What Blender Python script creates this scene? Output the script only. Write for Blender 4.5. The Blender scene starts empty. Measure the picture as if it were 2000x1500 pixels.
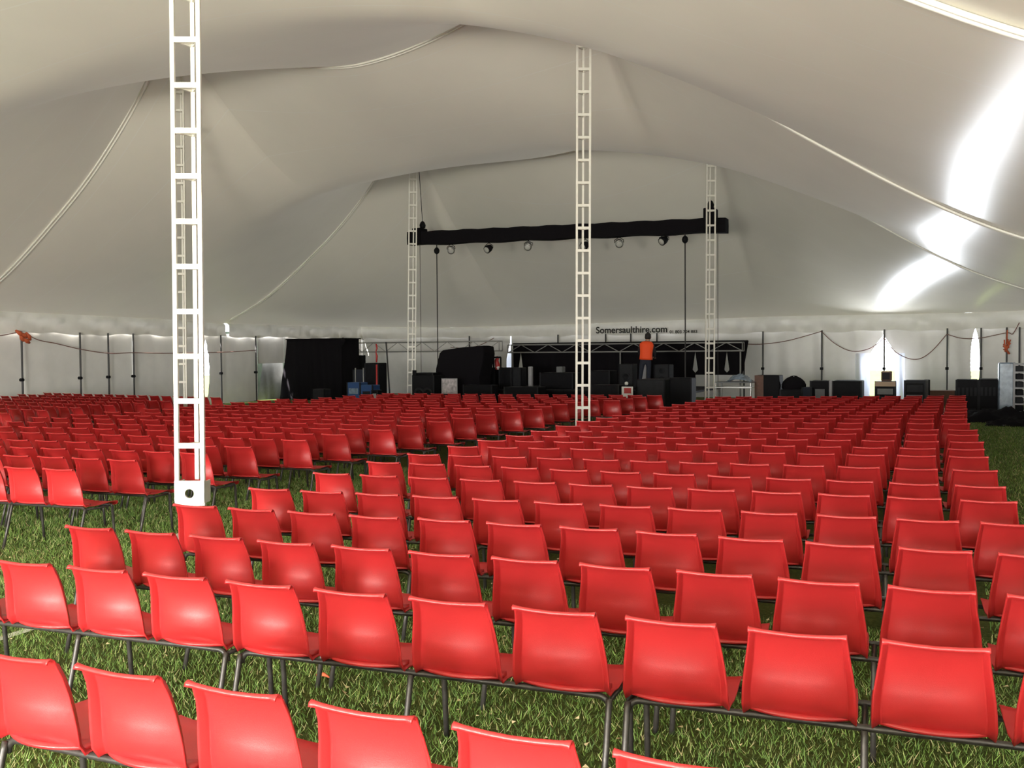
import bpy, bmesh, math, random
import numpy as np
from mathutils import Vector, Matrix

random.seed(7)
np.random.seed(7)
scene = bpy.context.scene
COL = scene.collection
PI = math.pi

# ------------------------------------------------------------------ camera
CAM_H = 1.795
F = 1885.0
PITCH, ROLL = 0.0325, -0.008
cam_d = bpy.data.cameras.new('camera')
cam_d.lens = 36 * F / 2000
cam_d.sensor_width = 36
cam_d.clip_end = 300
cam = bpy.data.objects.new('camera', cam_d)
COL.objects.link(cam)
cam.location = (0, 0, CAM_H)
cam.rotation_euler = (Matrix.Rotation(PI / 2 - PITCH, 4, 'X') @ Matrix.Rotation(ROLL, 4, 'Z')).to_euler()
scene.camera = cam

# ------------------------------------------------------------------ light
T = math.radians(24.8)            # heading of the tent's long axis
SH, CH = math.sin(T), math.cos(T)


def W(r, u, z=0.0):
    """tent frame (r to the right, u towards the stage) -> world"""
    return Vector((r * CH + u * SH, -r * SH + u * CH, z))


world = bpy.data.worlds.new('daylight')
scene.world = world
world.use_nodes = True
bg = world.node_tree.nodes['Background']
bg.inputs[0].default_value = (0.86, 0.90, 1.0, 1)
bg.inputs[1].default_value = 9.0


def area(name, r, u, z, sx, sy, power, aim, color=(1, 1, 1), spread=PI):
    d = bpy.data.lights.new(name, 'AREA')
    d.shape = 'RECTANGLE'
    d.size, d.size_y = sx, sy
    d.energy = power
    d.color = color
    d.spread = spread
    o = bpy.data.objects.new(name, d)
    COL.objects.link(o)
    o.location = W(r, u, z)
    v = W(*aim) - o.location
    o.rotation_euler = v.to_track_quat('-Z', 'Y').to_euler()
    return o


# daylight that comes in through the open rear doorway, behind and left of the camera
area('doorway_daylight', -6.8, -8.3, 1.5, 3.0, 2.6, 2500, (-6.5, 10, 4.4), (1.0, 0.97, 0.90))
area('doorway_daylight_right', -0.4, -8.3, 1.5, 3.2, 2.6, 900, (-3.0, 10, 4.2), (1.0, 0.97, 0.90))
# two added upward lamps in place of ground bounce, brightening the ceiling near the camera
area('doorway_bounce_fill', -4.0, -9.6, 0.15, 9.5, 2.4, 3900, (-4.0, -5.2, 8.0), (1.0, 0.94, 0.78))
area('open_side_bounce_fill', 2.7, -4.6, 0.15, 5.5, 1.6, 1300, (-0.5, -2.0, 6.0), (1.0, 0.95, 0.80))
area('far_doorway_daylight', -2.45, 37.75, 1.35, 0.45, 1.5, 300, (-1.5, 20, 4.0), (0.88, 0.92, 1.0))

sun_d = bpy.data.lights.new('sun', 'SUN')
sun_d.energy = 45; sun_d.angle = 0.02; sun_d.color = (1.0, 0.96, 0.88)
sun_o = bpy.data.objects.new('sun', sun_d)
COL.objects.link(sun_o)
sun_o.rotation_euler = (W(3, 10, -9) - W(0, 0, 0)).to_track_quat('-Z', 'Y').to_euler()

scene.view_settings.view_transform = 'Standard'
scene.view_settings.look = 'None'
scene.view_settings.gamma = 1
scene.view_settings.exposure = 0.0
scene.view_settings.use_curve_mapping = False
scene.cycles.max_bounces = 8
scene.cycles.diffuse_bounces = 5
scene.cycles.glossy_bounces = 3
scene.cycles.caustics_reflective = False
scene.cycles.caustics_refractive = False
scene.cycles.use_denoising = True
scene.cycles.sample_clamp_indirect = 6

# ------------------------------------------------------------------ materials
def mat(name, col, rough=0.6, metal=0.0, spec=0.5, noise=0.0, nscale=20, bump=0.0, bscale=60, trans=0.0, tcol=None, coat=0.0):
    m = bpy.data.materials.new(name)
    m.use_nodes = True
    nt = m.node_tree
    p = nt.nodes['Principled BSDF']
    p.inputs['Base Color'].default_value = (*col, 1)
    p.inputs['Roughness'].default_value = rough
    p.inputs['Metallic'].default_value = metal
    p.inputs['Specular IOR Level'].default_value = spec
    tc = nt.nodes.new('ShaderNodeTexCoord')
    if noise:
        n = nt.nodes.new('ShaderNodeTexNoise')
        n.inputs['Scale'].default_value = nscale
        n.inputs['Detail'].default_value = 4
        r = nt.nodes.new('ShaderNodeValToRGB')
        r.color_ramp.elements[0].position = 0.3
        r.color_ramp.elements[1].position = 0.7
        r.color_ramp.elements[0].color = (*[c * (1 - noise) for c in col], 1)
        r.color_ramp.elements[1].color = (*[min(1, c * (1 + noise)) for c in col], 1)
        nt.links.new(tc.outputs['Object'], n.inputs['Vector'])
        nt.links.new(n.outputs['Fac'], r.inputs['Fac'])
        nt.links.new(r.outputs['Color'], p.inputs['Base Color'])
    if bump:
        n2 = nt.nodes.new('ShaderNodeTexNoise')
        n2.inputs['Scale'].default_value = bscale
        b = nt.nodes.new('ShaderNodeBump')
        b.inputs['Strength'].default_value = bump
        b.inputs['Distance'].default_value = 0.01
        nt.links.new(tc.outputs['Object'], n2.inputs['Vector'])
        nt.links.new(n2.outputs['Fac'], b.inputs['Height'])
        nt.links.new(b.outputs['Normal'], p.inputs['Normal'])
    if trans:
        t = nt.nodes.new('ShaderNodeBsdfTranslucent')
        t.inputs['Color'].default_value = (*(tcol or col), 1)
        a = nt.nodes.new('ShaderNodeAddShader')
        out = nt.nodes['Material Output']
        nt.links.new(p.outputs[0], a.inputs[0])
        nt.links.new(t.outputs[0], a.inputs[1])
        nt.links.new(a.outputs[0], out.inputs['Surface'])
    return m


def seam_canopy():
    """coated tent cloth: weld seams every 1.5 m, a slight sheen, a little daylight coming through"""
    m = mat('tent_cloth', (0.69, 0.655, 0.575), rough=0.31, spec=0.5, noise=0.03, nscale=0.6, bump=0.12, bscale=1.3,
            trans=1, tcol=(0.0065, 0.0062, 0.0055))
    nt = m.node_tree
    p = nt.nodes['Principled BSDF']
    tc = [n for n in nt.nodes if n.type == 'TEX_COORD'][0]
    ramp = [n for n in nt.nodes if n.type == 'VALTORGB'][0]
    sep = nt.nodes.new('ShaderNodeSeparateXYZ')
    nt.links.new(tc.outputs['Object'], sep.inputs[0])
    mod = nt.nodes.new('ShaderNodeMath'); mod.operation = 'PINGPONG'
    mod.inputs[1].default_value = 0.75
    nt.links.new(sep.outputs['Y'], mod.inputs[0])
    lt = nt.nodes.new('ShaderNodeMath'); lt.operation = 'LESS_THAN'
    lt.inputs[1].default_value = 0.012
    nt.links.new(mod.outputs[0], lt.inputs[0])
    mx = nt.nodes.new('ShaderNodeMix'); mx.data_type = 'RGBA'
    mx.inputs['B'].default_value = (0.70, 0.68, 0.62, 1)
    nt.links.new(lt.outputs[0], mx.inputs['Factor'])
    nt.links.new(ramp.outputs['Color'], mx.inputs['A'])
    nt.links.new(mx.outputs['Result'], p.inputs['Base Color'])
    b = [n for n in nt.nodes if n.type == 'BUMP'][0]
    b2 = nt.nodes.new('ShaderNodeBump')
    b2.inputs['Strength'].default_value = 0.2
    b2.inputs['Distance'].default_value = 0.01
    nt.links.new(lt.outputs[0], b2.inputs['Height'])
    nt.links.new(b.outputs['Normal'], b2.inputs['Normal'])
    nt.links.new(b2.outputs['Normal'], p.inputs['Normal'])
    return m


M = {}
M['cloth'] = seam_canopy()
M['wall'] = mat('wall_cloth', (0.66, 0.64, 0.61), rough=0.42, noise=0.05, nscale=2.0, bump=0.25, bscale=5, trans=1, tcol=(0.0095, 0.0092, 0.009))
M['valance'] = mat('valance_cloth', (0.74, 0.73, 0.70), rough=0.38, noise=0.04, nscale=3.0, bump=0.35, bscale=4, trans=1, tcol=(0.017, 0.0165, 0.0155))
M['thin'] = mat('thin_curtain_cloth', (0.70, 0.71, 0.74), rough=0.6, bump=0.2, bscale=6, trans=1, tcol=(0.062, 0.067, 0.085))
M['webbing'] = mat('white_webbing', (0.86, 0.85, 0.80), rough=0.5)
M['red'] = mat('red_plastic', (0.47, 0.023, 0.025), rough=0.36, spec=0.6, bump=0.10, bscale=420)
M['steel'] = mat('dark_painted_steel', (0.045, 0.040, 0.036), rough=0.38, metal=0.35, noise=0.25, nscale=30)
M['white_steel'] = mat('white_painted_steel', (0.78, 0.76, 0.70), rough=0.45, noise=0.05, nscale=9)
M['alu'] = mat('aluminium', (0.42, 0.42, 0.41), rough=0.38, metal=0.7)
M['dullalu'] = mat('dull_aluminium', (0.24, 0.24, 0.235), rough=0.5, metal=0.4)
M['black'] = mat('black_drape', (0.008, 0.007, 0.009), rough=0.95, spec=0.1, bump=0.4, bscale=9)
M['blackbox'] = mat('black_equipment', (0.006, 0.006, 0.008), rough=0.65, spec=0.15, noise=0.2, nscale=8)
M['grill'] = mat('speaker_grille', (0.012, 0.012, 0.014), rough=0.8, spec=0.15, bump=0.5, bscale=250)
M['dgrey'] = mat('dark_grey_panel', (0.020, 0.021, 0.024), rough=0.6, spec=0.15, noise=0.15, nscale=6)
M['grey'] = mat('grey_panel', (0.16, 0.165, 0.17), rough=0.6, noise=0.1, nscale=6)
M['lgrey'] = mat('pale_grey_panel', (0.36, 0.36, 0.38), rough=0.6)
M['white'] = mat('white_paint', (0.75, 0.75, 0.73), rough=0.6)
M['paper'] = mat('printed_paper', (0.50, 0.46, 0.48), rough=0.7, noise=0.45, nscale=9)
M['blue'] = mat('blue_plastic', (0.022, 0.075, 0.23), rough=0.5)
M['bluegrey'] = mat('blue_grey_wrap', (0.20, 0.27, 0.36), rough=0.25, noise=0.4, nscale=7)
M['green'] = mat('dark_green_backing', (0.032, 0.05, 0.028), rough=0.8, noise=0.35, nscale=5)
M['orange'] = mat('orange_hi_vis', (0.95, 0.085, 0.012), rough=0.7)
M['orangerib'] = mat('orange_ribbon', (0.55, 0.11, 0.04), rough=0.7)
M['rope'] = mat('faded_red_rope', (0.20, 0.10, 0.085), rough=0.9)
M['cable'] = mat('dark_cable', (0.03, 0.028, 0.03), rough=0.7)
M['redp'] = mat('red_fittings', (0.45, 0.03, 0.03), rough=0.5)
M['wood'] = mat('brown_board', (0.11, 0.045, 0.025), rough=0.6, noise=0.2, nscale=12)
M['tan'] = mat('tan_board', (0.42, 0.30, 0.20), rough=0.6)
M['skin'] = mat('skin', (0.42, 0.24, 0.17), rough=0.6)
M['hair'] = mat('dark_hair', (0.012, 0.009, 0.008), rough=0.7, bump=0.5, bscale=90)
M['dark_cloth'] = mat('dark_clothing', (0.012, 0.012, 0.016), rough=0.85)
M['trouser'] = mat('navy_trousers', (0.014, 0.018, 0.032), rough=0.85)
M['glass'] = mat('lamp_lens', (0.5, 0.5, 0.48), rough=0.15)
M['print'] = mat('black_print', (0.02, 0.02, 0.02), rough=0.7)
M['pole_dark'] = mat('grey_side_pole', (0.05, 0.05, 0.052), rough=0.55, metal=0.3)


def ground_mat():
    m = bpy.data.materials.new('turf')
    m.use_nodes = True
    nt = m.node_tree
    p = nt.nodes['Principled BSDF']
    p.inputs['Roughness'].default_value = 0.9
    p.inputs['Specular IOR Level'].default_value = 0.15
    tc = nt.nodes.new('ShaderNodeTexCoord')
    def noise(s, d=5, r=0.6):
        n = nt.nodes.new('ShaderNodeTexNoise')
        n.inputs['Scale'].default_value = s; n.inputs['Detail'].default_value = d
        n.inputs['Roughness'].default_value = r
        nt.links.new(tc.outputs['Object'], n.inputs['Vector'])
        return n
    a, b = noise(34, 6, 0.7), noise(0.9)
    r1 = nt.nodes.new('ShaderNodeValToRGB')
    e = r1.color_ramp.elements
    e[0].position = 0.30; e[0].color = (0.03, 0.055, 0.012, 1)
    e[1].position = 0.62; e[1].color = (0.12, 0.145, 0.045, 1)
    x = e.new(0.74); x.color = (0.22, 0.19, 0.09, 1)
    nt.links.new(a.outputs['Fac'], r1.inputs['Fac'])
    r2 = nt.nodes.new('ShaderNodeValToRGB')
    r2.color_ramp.elements[0].position = 0.35; r2.color_ramp.elements[0].color = (0.75, 0.8, 0.6, 1)
    r2.color_ramp.elements[1].position = 0.7; r2.color_ramp.elements[1].color = (1.25, 1.15, 1.1, 1)
    nt.links.new(b.outputs['Fac'], r2.inputs['Fac'])
    mx = nt.nodes.new('ShaderNodeMix'); mx.data_type = 'RGBA'; mx.blend_type = 'MULTIPLY'
    mx.inputs['Factor'].default_value = 1
    nt.links.new(r1.outputs['Color'], mx.inputs['A']); nt.links.new(r2.outputs['Color'], mx.inputs['B'])
    nt.links.new(mx.outputs['Result'], p.inputs['Base Color'])
    bp = nt.nodes.new('ShaderNodeBump'); bp.inputs['Strength'].default_value = 0.8; bp.inputs['Distance'].default_value = 0.03
    nt.links.new(a.outputs['Fac'], bp.inputs['Height'])
    nt.links.new(bp.outputs['Normal'], p.inputs['Normal'])
    return m


M['turf'] = ground_mat()


def blade_mat():
    m = bpy.data.materials.new('grass_blades')
    m.use_nodes = True
    nt = m.node_tree
    p = nt.nodes['Principled BSDF']
    p.inputs['Roughness'].default_value = 0.6
    g = nt.nodes.new('ShaderNodeNewGeometry')
    r = nt.nodes.new('ShaderNodeValToRGB')
    e = r.color_ramp.elements
    e[0].position = 0; e[0].color = (0.06, 0.13, 0.022, 1)
    e[1].position = 0.8; e[1].color = (0.21, 0.34, 0.065, 1)
    x = e.new(0.97); x.color = (0.50, 0.43, 0.22, 1)
    nt.links.new(g.outputs['Random Per Island'], r.inputs['Fac'])
    nt.links.new(r.outputs['Color'], p.inputs['Base Color'])
    return m


M['blade'] = blade_mat()
M['straw'] = mat('dry_leaf', (0.50, 0.40, 0.22), rough=0.8)

# ------------------------------------------------------------------ builders
class MB:
    def __init__(s):
        s.v = []; s.f = []

    def add(s, vs, fs):
        n = len(s.v)
        s.v += [tuple(x) for x in vs]
        s.f += [tuple(n + i for i in f) for f in fs]
        return s

    def box(s, x0, x1, y0, y1, z0, z1, taper=0.0, bev=0.0):
        if bev > 0:
            pts = []
            b = min(bev, (x1 - x0) / 3, (y1 - y0) / 3, (z1 - z0) / 3)
            for z, k in ((z0, b), (z0 + b, 0), (z1 - b, 0), (z1, b)):
                for (sx, sy) in ((0, 0), (1, 0), (1, 1), (0, 1)):
                    X, Y = (x1 - b if sx else x0 + b), (y1 - b if sy else y0 + b)
                    ox, oy = (b - k) * (1 if sx else -1), (b - k) * (1 if sy else -1)
                    if (sx + sy) % 2 == 0:
                        pts += [(X + ox, Y, z), (X, Y + oy, z)][::(1 if sx == 1 else -1)] if False else [(X + ox, Y, z), (X, Y + oy, z)]
                    else:
                        pts += [(X, Y + oy, z), (X + ox, Y, z)]
            # order every ring by angle
            out = []
            cx, cy = (x0 + x1) / 2, (y0 + y1) / 2
            for q in range(4):
                ring = pts[q * 8:(q + 1) * 8]
                ring.sort(key=lambda p: math.atan2((p[1] - cy) / (y1 - y0), (p[0] - cx) / (x1 - x0)))
                out += ring
            fs = [tuple(range(7, -1, -1)), tuple(range(24, 32))]
            for q in range(3):
                for i in range(8):
                    j = (i + 1) % 8
                    fs.append((q * 8 + i, q * 8 + j, q * 8 + 8 + j, q * 8 + 8 + i))
            return s.add(out, fs)
        t = taper
        vs = [(x0, y0, z0), (x1, y0, z0), (x1, y1, z0), (x0, y1, z0),
              (x0 + t, y0 + t, z1), (x1 - t, y0 + t, z1), (x1 - t, y1 - t, z1), (x0 + t, y1 - t, z1)]
        return s.add(vs, [(3, 2, 1, 0), (4, 5, 6, 7), (0, 1, 5, 4), (1, 2, 6, 5), (2, 3, 7, 6), (3, 0, 4, 7)])

    def tube(s, pts, rad, n=8, cap=True, flat=None):
        pts = [Vector(p) for p in pts]
        rads = rad if isinstance(rad, (list, tuple)) else [rad] * len(pts)
        vs = []; prev = None
        for i, p in enumerate(pts):
            d = (pts[min(i + 1, len(pts) - 1)] - pts[max(i - 1, 0)]).normalized()
            if prev is None:
                a = Vector((0, 0, 1)) if abs(d.z) < 0.9 else Vector((1, 0, 0))
                n1 = d.cross(a).normalized()
            else:
                n1 = (prev - d * prev.dot(d)).normalized()
            prev = n1
            n2 = d.cross(n1)
            for k in range(n):
                a = 2 * PI * (k + 0.5) / n
                vs.append(p + (n1 * math.cos(a) + n2 * math.sin(a)) * rads[i])
        fs = []
        for i in range(len(pts) - 1):
            for k in range(n):
                j = (k + 1) % n
                fs.append((i * n + k, i * n + j, (i + 1) * n + j, (i + 1) * n + k))
        if cap:
            fs.append(tuple(range(n - 1, -1, -1)))
            fs.append(tuple(range((len(pts) - 1) * n, len(pts) * n)))
        return s.add(vs, fs)

    def bar(s, a, b, w, h=None):
        return s.tube([a, b], (w / 2) * 1.414, n=4)

    def grid(s, P):
        """P: rows x cols x 3"""
        R, C = len(P), len(P[0])
        vs = [tuple(P[i][j]) for i in range(R) for j in range(C)]
        return s.add(vs, [(i * C + j, i * C + j + 1, (i + 1) * C + j + 1, (i + 1) * C + j) for i in range(R - 1) for j in range(C - 1)])

    def lathe(s, prof, n=16, M4=None):
        vs = []
        for (r, z) in prof:
            for k in range(n):
                a = 2 * PI * k / n
                p = Vector((r * math.cos(a), r * math.sin(a), z))
                vs.append(M4 @ p if M4 else p)
        fs = [(i * n + k, i * n + (k + 1) % n, (i + 1) * n + (k + 1) % n, (i + 1) * n + k) for i in range(len(prof) - 1) for k in range(n)]
        return s.add(vs, fs + [tuple(range(n - 1, -1, -1)), tuple(range((len(prof) - 1) * n, len(prof) * n))])

    def mesh(s, name, m, smooth=False, solid=0.0):
        me = bpy.data.meshes.new(name)
        me.from_pydata(s.v, [], s.f)
        bm = bmesh.new(); bm.from_mesh(me)
        if solid:
            bmesh.ops.recalc_face_normals(bm, faces=bm.faces)
            bmesh.ops.solidify(bm, geom=bm.faces[:], thickness=solid)
        bmesh.ops.recalc_face_normals(bm, faces=bm.faces)
        bm.to_mesh(me); bm.free()
        me.materials.append(m)
        if smooth:
            me.shade_smooth()
        return me


def link(name, me, parent=None, **kw):
    o = bpy.data.objects.new(name, me)
    COL.objects.link(o)
    if parent is not None:
        o.parent = parent
    for k, v in kw.items():
        o[k] = v
    return o


def thing(name, label, cat, r, u, z=0.0, yaw=0.0, group=None):
    o = bpy.data.objects.new(name, None)
    COL.objects.link(o)
    o.empty_display_size = 0.2
    o.location = W(r, u, z)
    o.rotation_euler = (0, 0, -T + yaw)
    o['label'] = label; o['category'] = cat
    if group:
        o['group'] = group
    return o


def part(name, mb, m, parent, smooth=False, solid=0.0, label=None):
    o = link(name, mb.mesh(name, m, smooth, solid), parent)
    if label:
        o['label'] = label
    return o


def solo(name, mb, m, label, cat, r=0, u=0, z=0, yaw=0.0, smooth=False, solid=0.0, group=None, kind=None):
    o = link(name, mb.mesh(name, m, smooth, solid))
    o.location = W(r, u, z); o.rotation_euler = (0, 0, -T + yaw)
    if label:
        o['label'] = label; o['category'] = cat
    if group:
        o['group'] = group
    if kind:
        o['kind'] = kind
    return o


def struct(name, mb, m, smooth=False, solid=0.0, label=None):
    o = link(name, mb.mesh(name, m, smooth, solid), kind='structure')
    o.rotation_euler = (0, 0, -T)
    if label:
        o['label'] = label
    return o


# sight lines of the photograph, used once to find where things stand
def ray(px, py):
    dx, dy = px - 1000, py - 750
    cr, sr = math.cos(ROLL), math.sin(ROLL)
    a = (dx * cr + dy * sr) / F
    b = -(-dx * sr + dy * cr) / F
    c, s = math.cos(PITCH), math.sin(PITCH)
    X, Y, Z = a, c + s * b, -s + c * b
    return X * CH - Y * SH, X * SH + Y * CH, Z      # r, u, z per unit


def on_u(px, py, u):
    r, uu, z = ray(px, py); k = u / uu
    return r * k, CAM_H + z * k


def on_r(px, py, rr):
    r, u, z = ray(px, py); k = rr / r
    return u * k, CAM_H + z * k


def on_z(px, py, zz=0.0):
    r, u, z = ray(px, py); k = (zz - CAM_H) / z
    return r * k, u * k


# ------------------------------------------------------------------ the ground
g = MB()
g.grid([[(x, y, 0) for x in np.linspace(-60, 40, 11)] for y in np.linspace(-40, 90, 14)])
struct('floor', g, M['turf'])

# ------------------------------------------------------------------ the canopy
RL, RR, UF, UB = -24.8, 2.3, 37.3, -8.6      # left, right, far and rear wall
PU = [-3.5, 7.12, 17.6, 28.35]               # pole lines across the tent
VALLEY = [-8.9 + 0.3, 1.8, 12.4, 23.0]
PL, PR = -16.9, -6.7                         # pole rows
PEAK = 9.5


def interp(x, xs, ys):
    return float(np.interp(x, xs, ys))


def smooth_interp(x, xs, ys):
    # cubic Hermite through the points, gentle slopes
    xs = np.array(xs, float); ys = np.array(ys, float)
    x = min(max(x, xs[0]), xs[-1])
    i = int(min(max(np.searchsorted(xs, x) - 1, 0), len(xs) - 2))
    m = np.gradient(ys, xs)
    h = xs[i + 1] - xs[i]; t = (x - xs[i]) / h
    return float((2 * t**3 - 3 * t**2 + 1) * ys[i] + (t**3 - 2 * t**2 + t) * h * m[i] + (-2 * t**3 + 3 * t**2) * ys[i + 1] + (t**3 - t**2) * h * m[i + 1])


def eave(r, u):
    if r < RL + 0.01:
        return interp(u, [18.9, 22.1, 25.6, 28.2, 33.2, 37.3], [3.09, 3.07, 3.03, 2.96, 2.98, 3.03])
    if u > UF - 0.01:
        return interp(-r, [-2.3, -0.3, 6.5, 13.5, 20.2, 24.8], [3.10, 3.06, 3.08, 2.96, 2.91, 3.03])
    return 3.09


SIDE_S = [0, .21, .46, .69, .86, 1.0]
SIDE_Q = [0, .115, .32, .55, .775, 1.0]
VV = [-2.3, 0, 2.5, 5.3, 6.7, 8.4, 10.3, 12.5, 15, 16.8, 19.1, 22, 24.8]
VH = [3.09, 4.1, 5.1, 6.22, 6.58, 6.88, 7.05, 6.98, 6.7, 6.4, 5.65, 4.35, 3.05]


def ridge(r):
    if r <= PL:
        s = (r - RL) / (PL - RL); e = 3.06
        return e + (PEAK - e) * smooth_interp(s, SIDE_S, SIDE_Q)
    if r >= PR:
        s = (RR - r) / (RR - PR); e = 3.09
        return e + (PEAK - e) * smooth_interp(s, SIDE_S, SIDE_Q)
    w = (r - (PL + PR) / 2) / ((PR - PL) / 2)
    return 8.0 + (PEAK - 8.0) * abs(w) ** 1.7


def valley(r):
    return smooth_interp(-r, VV, VH)


def canopy(r, u):
    R = ridge(r)
    if u >= PU[-1]:
        s = (UF - u) / (UF - PU[-1])
        e = eave(r, UF)
        h = e + (R - e) * smooth_interp(s, SIDE_S, [0, .15, .38, .60, .80, 1.0])
        return h
    if u <= PU[0]:
        s = (u - UB) / (PU[0] - UB)
        return 3.09 + (R - 3.09) * smooth_interp(min(max(s, 0), 1), SIDE_S, SIDE_Q)
    V = valley(r)
    for k in range(3):
        if PU[k] <= u <= PU[k + 1]:
            um = VALLEY[k + 1]
            t = (um - u) / (um - PU[k]) if u < um else (u - um) / (PU[k + 1] - um)
            g_ = t ** 1.45 if t > .06 else .06 ** 1.45 * (t / .06) ** 2
            return V + (R - V) * g_
    return V


def us_list():
    out = set(np.round(np.linspace(UB, UF, 150), 3))
    for p in PU:
        out |= {round(p + d, 3) for d in (-0.25, -0.12, -0.04, 0, 0.04, 0.12, 0.25)}
    return sorted(out)


rs = sorted(set(np.round(np.linspace(RL, RR, 90), 3)) | {round(p + d, 3) for p in (PL, PR) for d in (-0.3, -0.12, 0, 0.12, 0.3)})
cm = MB()
US = us_list()
cm.grid([[(r, u, (eave(r, u) if r == rs[0] else canopy(r, u))) for r in rs] for u in US])
ceiling = struct('ceiling', cm, M['cloth'], smooth=True)

# doubled white webbing under each ridge, from the peaks down to the eaves
for u in PU[1:]:
    for (ra, rb, n) in ((RL + .05, PL - .3, 40), (PL + .3, PR - .3, 44), (PR + .3, RR - .05, 40)):
        mbw = MB()
        for off in (-0.05, 0.05):
            pts = [(r, u + off, canopy(r, u) - 0.03) for r in np.linspace(ra, rb, n)]
            mbw.tube(pts, 0.022, n=6)
        part('ridge_webbing', mbw, M['webbing'], ceiling, smooth=True)

# ------------------------------------------------------------------ walls
def cloth_panel(axis, fixed, e0, e1, z0, z1, amp=0.03, freq=2.2, seed=0, n=26, m=14, sign=1):
    """hanging cloth between two edges e0(z), e1(z); axis 'r' runs along r at fixed u, 'u' along u at fixed r"""
    rnd = random.Random(seed)
    ph = [rnd.uniform(0, 6.28) for _ in range(4)]
    G = []
    for i in range(m + 1):
        z = z0 + (z1 - z0) * i / m
        a, b = e0(z), e1(z)
        row = []
        for j in range(n + 1):
            s = a + (b - a) * j / n
            k = amp * (0.6 * math.sin(freq * s * 2.1 + ph[0]) + 0.4 * math.sin(freq * s * 4.7 + ph[1] + z * 0.8) + 0.35 * math.sin(s * 1.3 + z * 1.6 + ph[2]))
            k *= 0.4 + 0.6 * (z1 - z) / max(z1 - z0, .1)
            row.append((s, fixed + sign * k, z) if axis == 'r' else (fixed + sign * k, s, z))
        G.append(row)
    mb = MB(); mb.grid(G)
    return mb


def const(x):
    return lambda z: x


ZT = 2.52
# left wall: cloth panels that meet behind the side poles; an unlaced slit and a doorway
uL = lambda px: on_r(px, 720, RL)[0]
slit_z = lambda z, w: w * max(0.0, math.sin(PI * min(max((z - 0.1) / 2.2, 0), 1))) ** 0.6
s_l, s_r = uL(396), uL(409)
sm = (s_l + s_r) / 2; sw = (s_r - s_l) / 2
jag = lambda z: 0.05 * (abs(((z * 7.3) % 1) - 0.5) * 2 - .5)
wl = MB()
door_l, door_r = uL(503), uL(556)
panels = [(const(UB), const(3.0)), (const(3.0), const(11.0)), (const(11.0), const(uL(43))), (const(uL(43)), const(uL(157))), (const(uL(157)), const(uL(261))),
          (const(uL(261)), lambda z: sm - slit_z(z, sw) + 0.2 * jag(z)),
          (lambda z: sm + slit_z(z, sw) + jag(z), const(uL(432))),
          (const(uL(432)), const(door_l))]
for k, (a, b) in enumerate(panels):
    q = cloth_panel('u', RL, a, b, 0.0, ZT + (.06 if k == 7 else .25), seed=k, sign=1)
    wl.add(q.v, q.f)
q = cloth_panel('u', RL, const(door_l), const(door_r), 1.45, ZT + .06, seed=21); wl.add(q.v, q.f)
q = cloth_panel('u', RL, const(door_r), const(UF), 0.0, ZT + .25, seed=22); wl.add(q.v, q.f)
wall_left = struct('wall_left', wl, M['wall'], smooth=True)
q = MB(); q.grid([[(RL - .9, u, z) for u in np.linspace(door_l - .8, door_r + 4.5, 6)] for z in (0, .8, 1.6, 2.7)])  # added green sheet in place of grass beyond, widened to hide the bright outside
part('green_backing', q, M['green'], wall_left, solid=.01, label='added dark green backing sheet seen through the side doorway')
q = cloth_panel('u', RL - .25, lambda z: door_l + .6 + (1.5 - z) * -.18, const(door_r + .2), 0.0, 1.5, amp=.05, seed=33)
part('grey_sheet', q, M['grey'], wall_left, smooth=True, label='grey sheet hanging across the side doorway')

# far wall
rF = lambda px: on_u(px, 700, UF)[0]
def zpx(px, py): return on_u(px, py, UF)[1]
wf = MB()
apex = zpx(1725, 656)
dl = lambda z: rF(1725) - (rF(1725) - rF(1692)) * min(1, max(0, (apex - z) / 0.9)) ** 0.8
dr = lambda z: rF(1725) + (rF(1758) - rF(1725)) * min(1, max(0, (apex - z) / 1.0)) ** 0.8
s2 = rF(1904); w2 = (rF(1913) - rF(1896)) / 2
g0, g1 = rF(984), rF(999)
za = zpx(990, 668)
pf = [(const(RL), const(rF(755))), (const(rF(755)), lambda z: g1 - .05 - (g1 - g0) * min(1, max(0, (za - z) / .7)) * .5),
      (const(g1), const(rF(1183))), (const(rF(1183)), const(rF(1490))),
      (const(rF(1490)), const(rF(1605))), (const(rF(1605)), dl), (dr, const(rF(1850))),
      (const(rF(1850)), lambda z: s2 - slit_z(z - .15, w2) + .5 * jag(z)), (lambda z: s2 + slit_z(z - .15, w2) + .02, const(RR))]
for k, (a, b) in enumerate(pf):
    q = cloth_panel('r', UF, a, b, 0.0, ZT + .25, seed=50 + k, amp=.05 if k > 3 else .03, n=34, m=40, sign=1)
    wf.add(q.v, q.f)
struct('wall_far', wf, M['wall'], smooth=True)
# the two parted curtains of the far doorway
for (x0, x1, nm) in ((1672, 1700, 'left'), (1749, 1768, 'right')):
    q = cloth_panel('r', UF - .25, const(rF(x0)), const(rF(x1)), 0.02, zpx(1700, 690), amp=.09, freq=5, seed=x0)
    solo('door_curtain', q, M['thin'], 'white curtain gathered on the %s side of the bright far doorway' % nm, 'curtain', smooth=True)

q = cloth_panel('r', UF + .12, const(rF(975)), const(rF(1003)), 0.02, zpx(992, 684), amp=.03, freq=5, seed=77)
solo('door_curtain', q, M['thin'], 'bluish thin curtain glowing in the narrow gap left of the stage backdrop', 'curtain', smooth=True)

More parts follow.
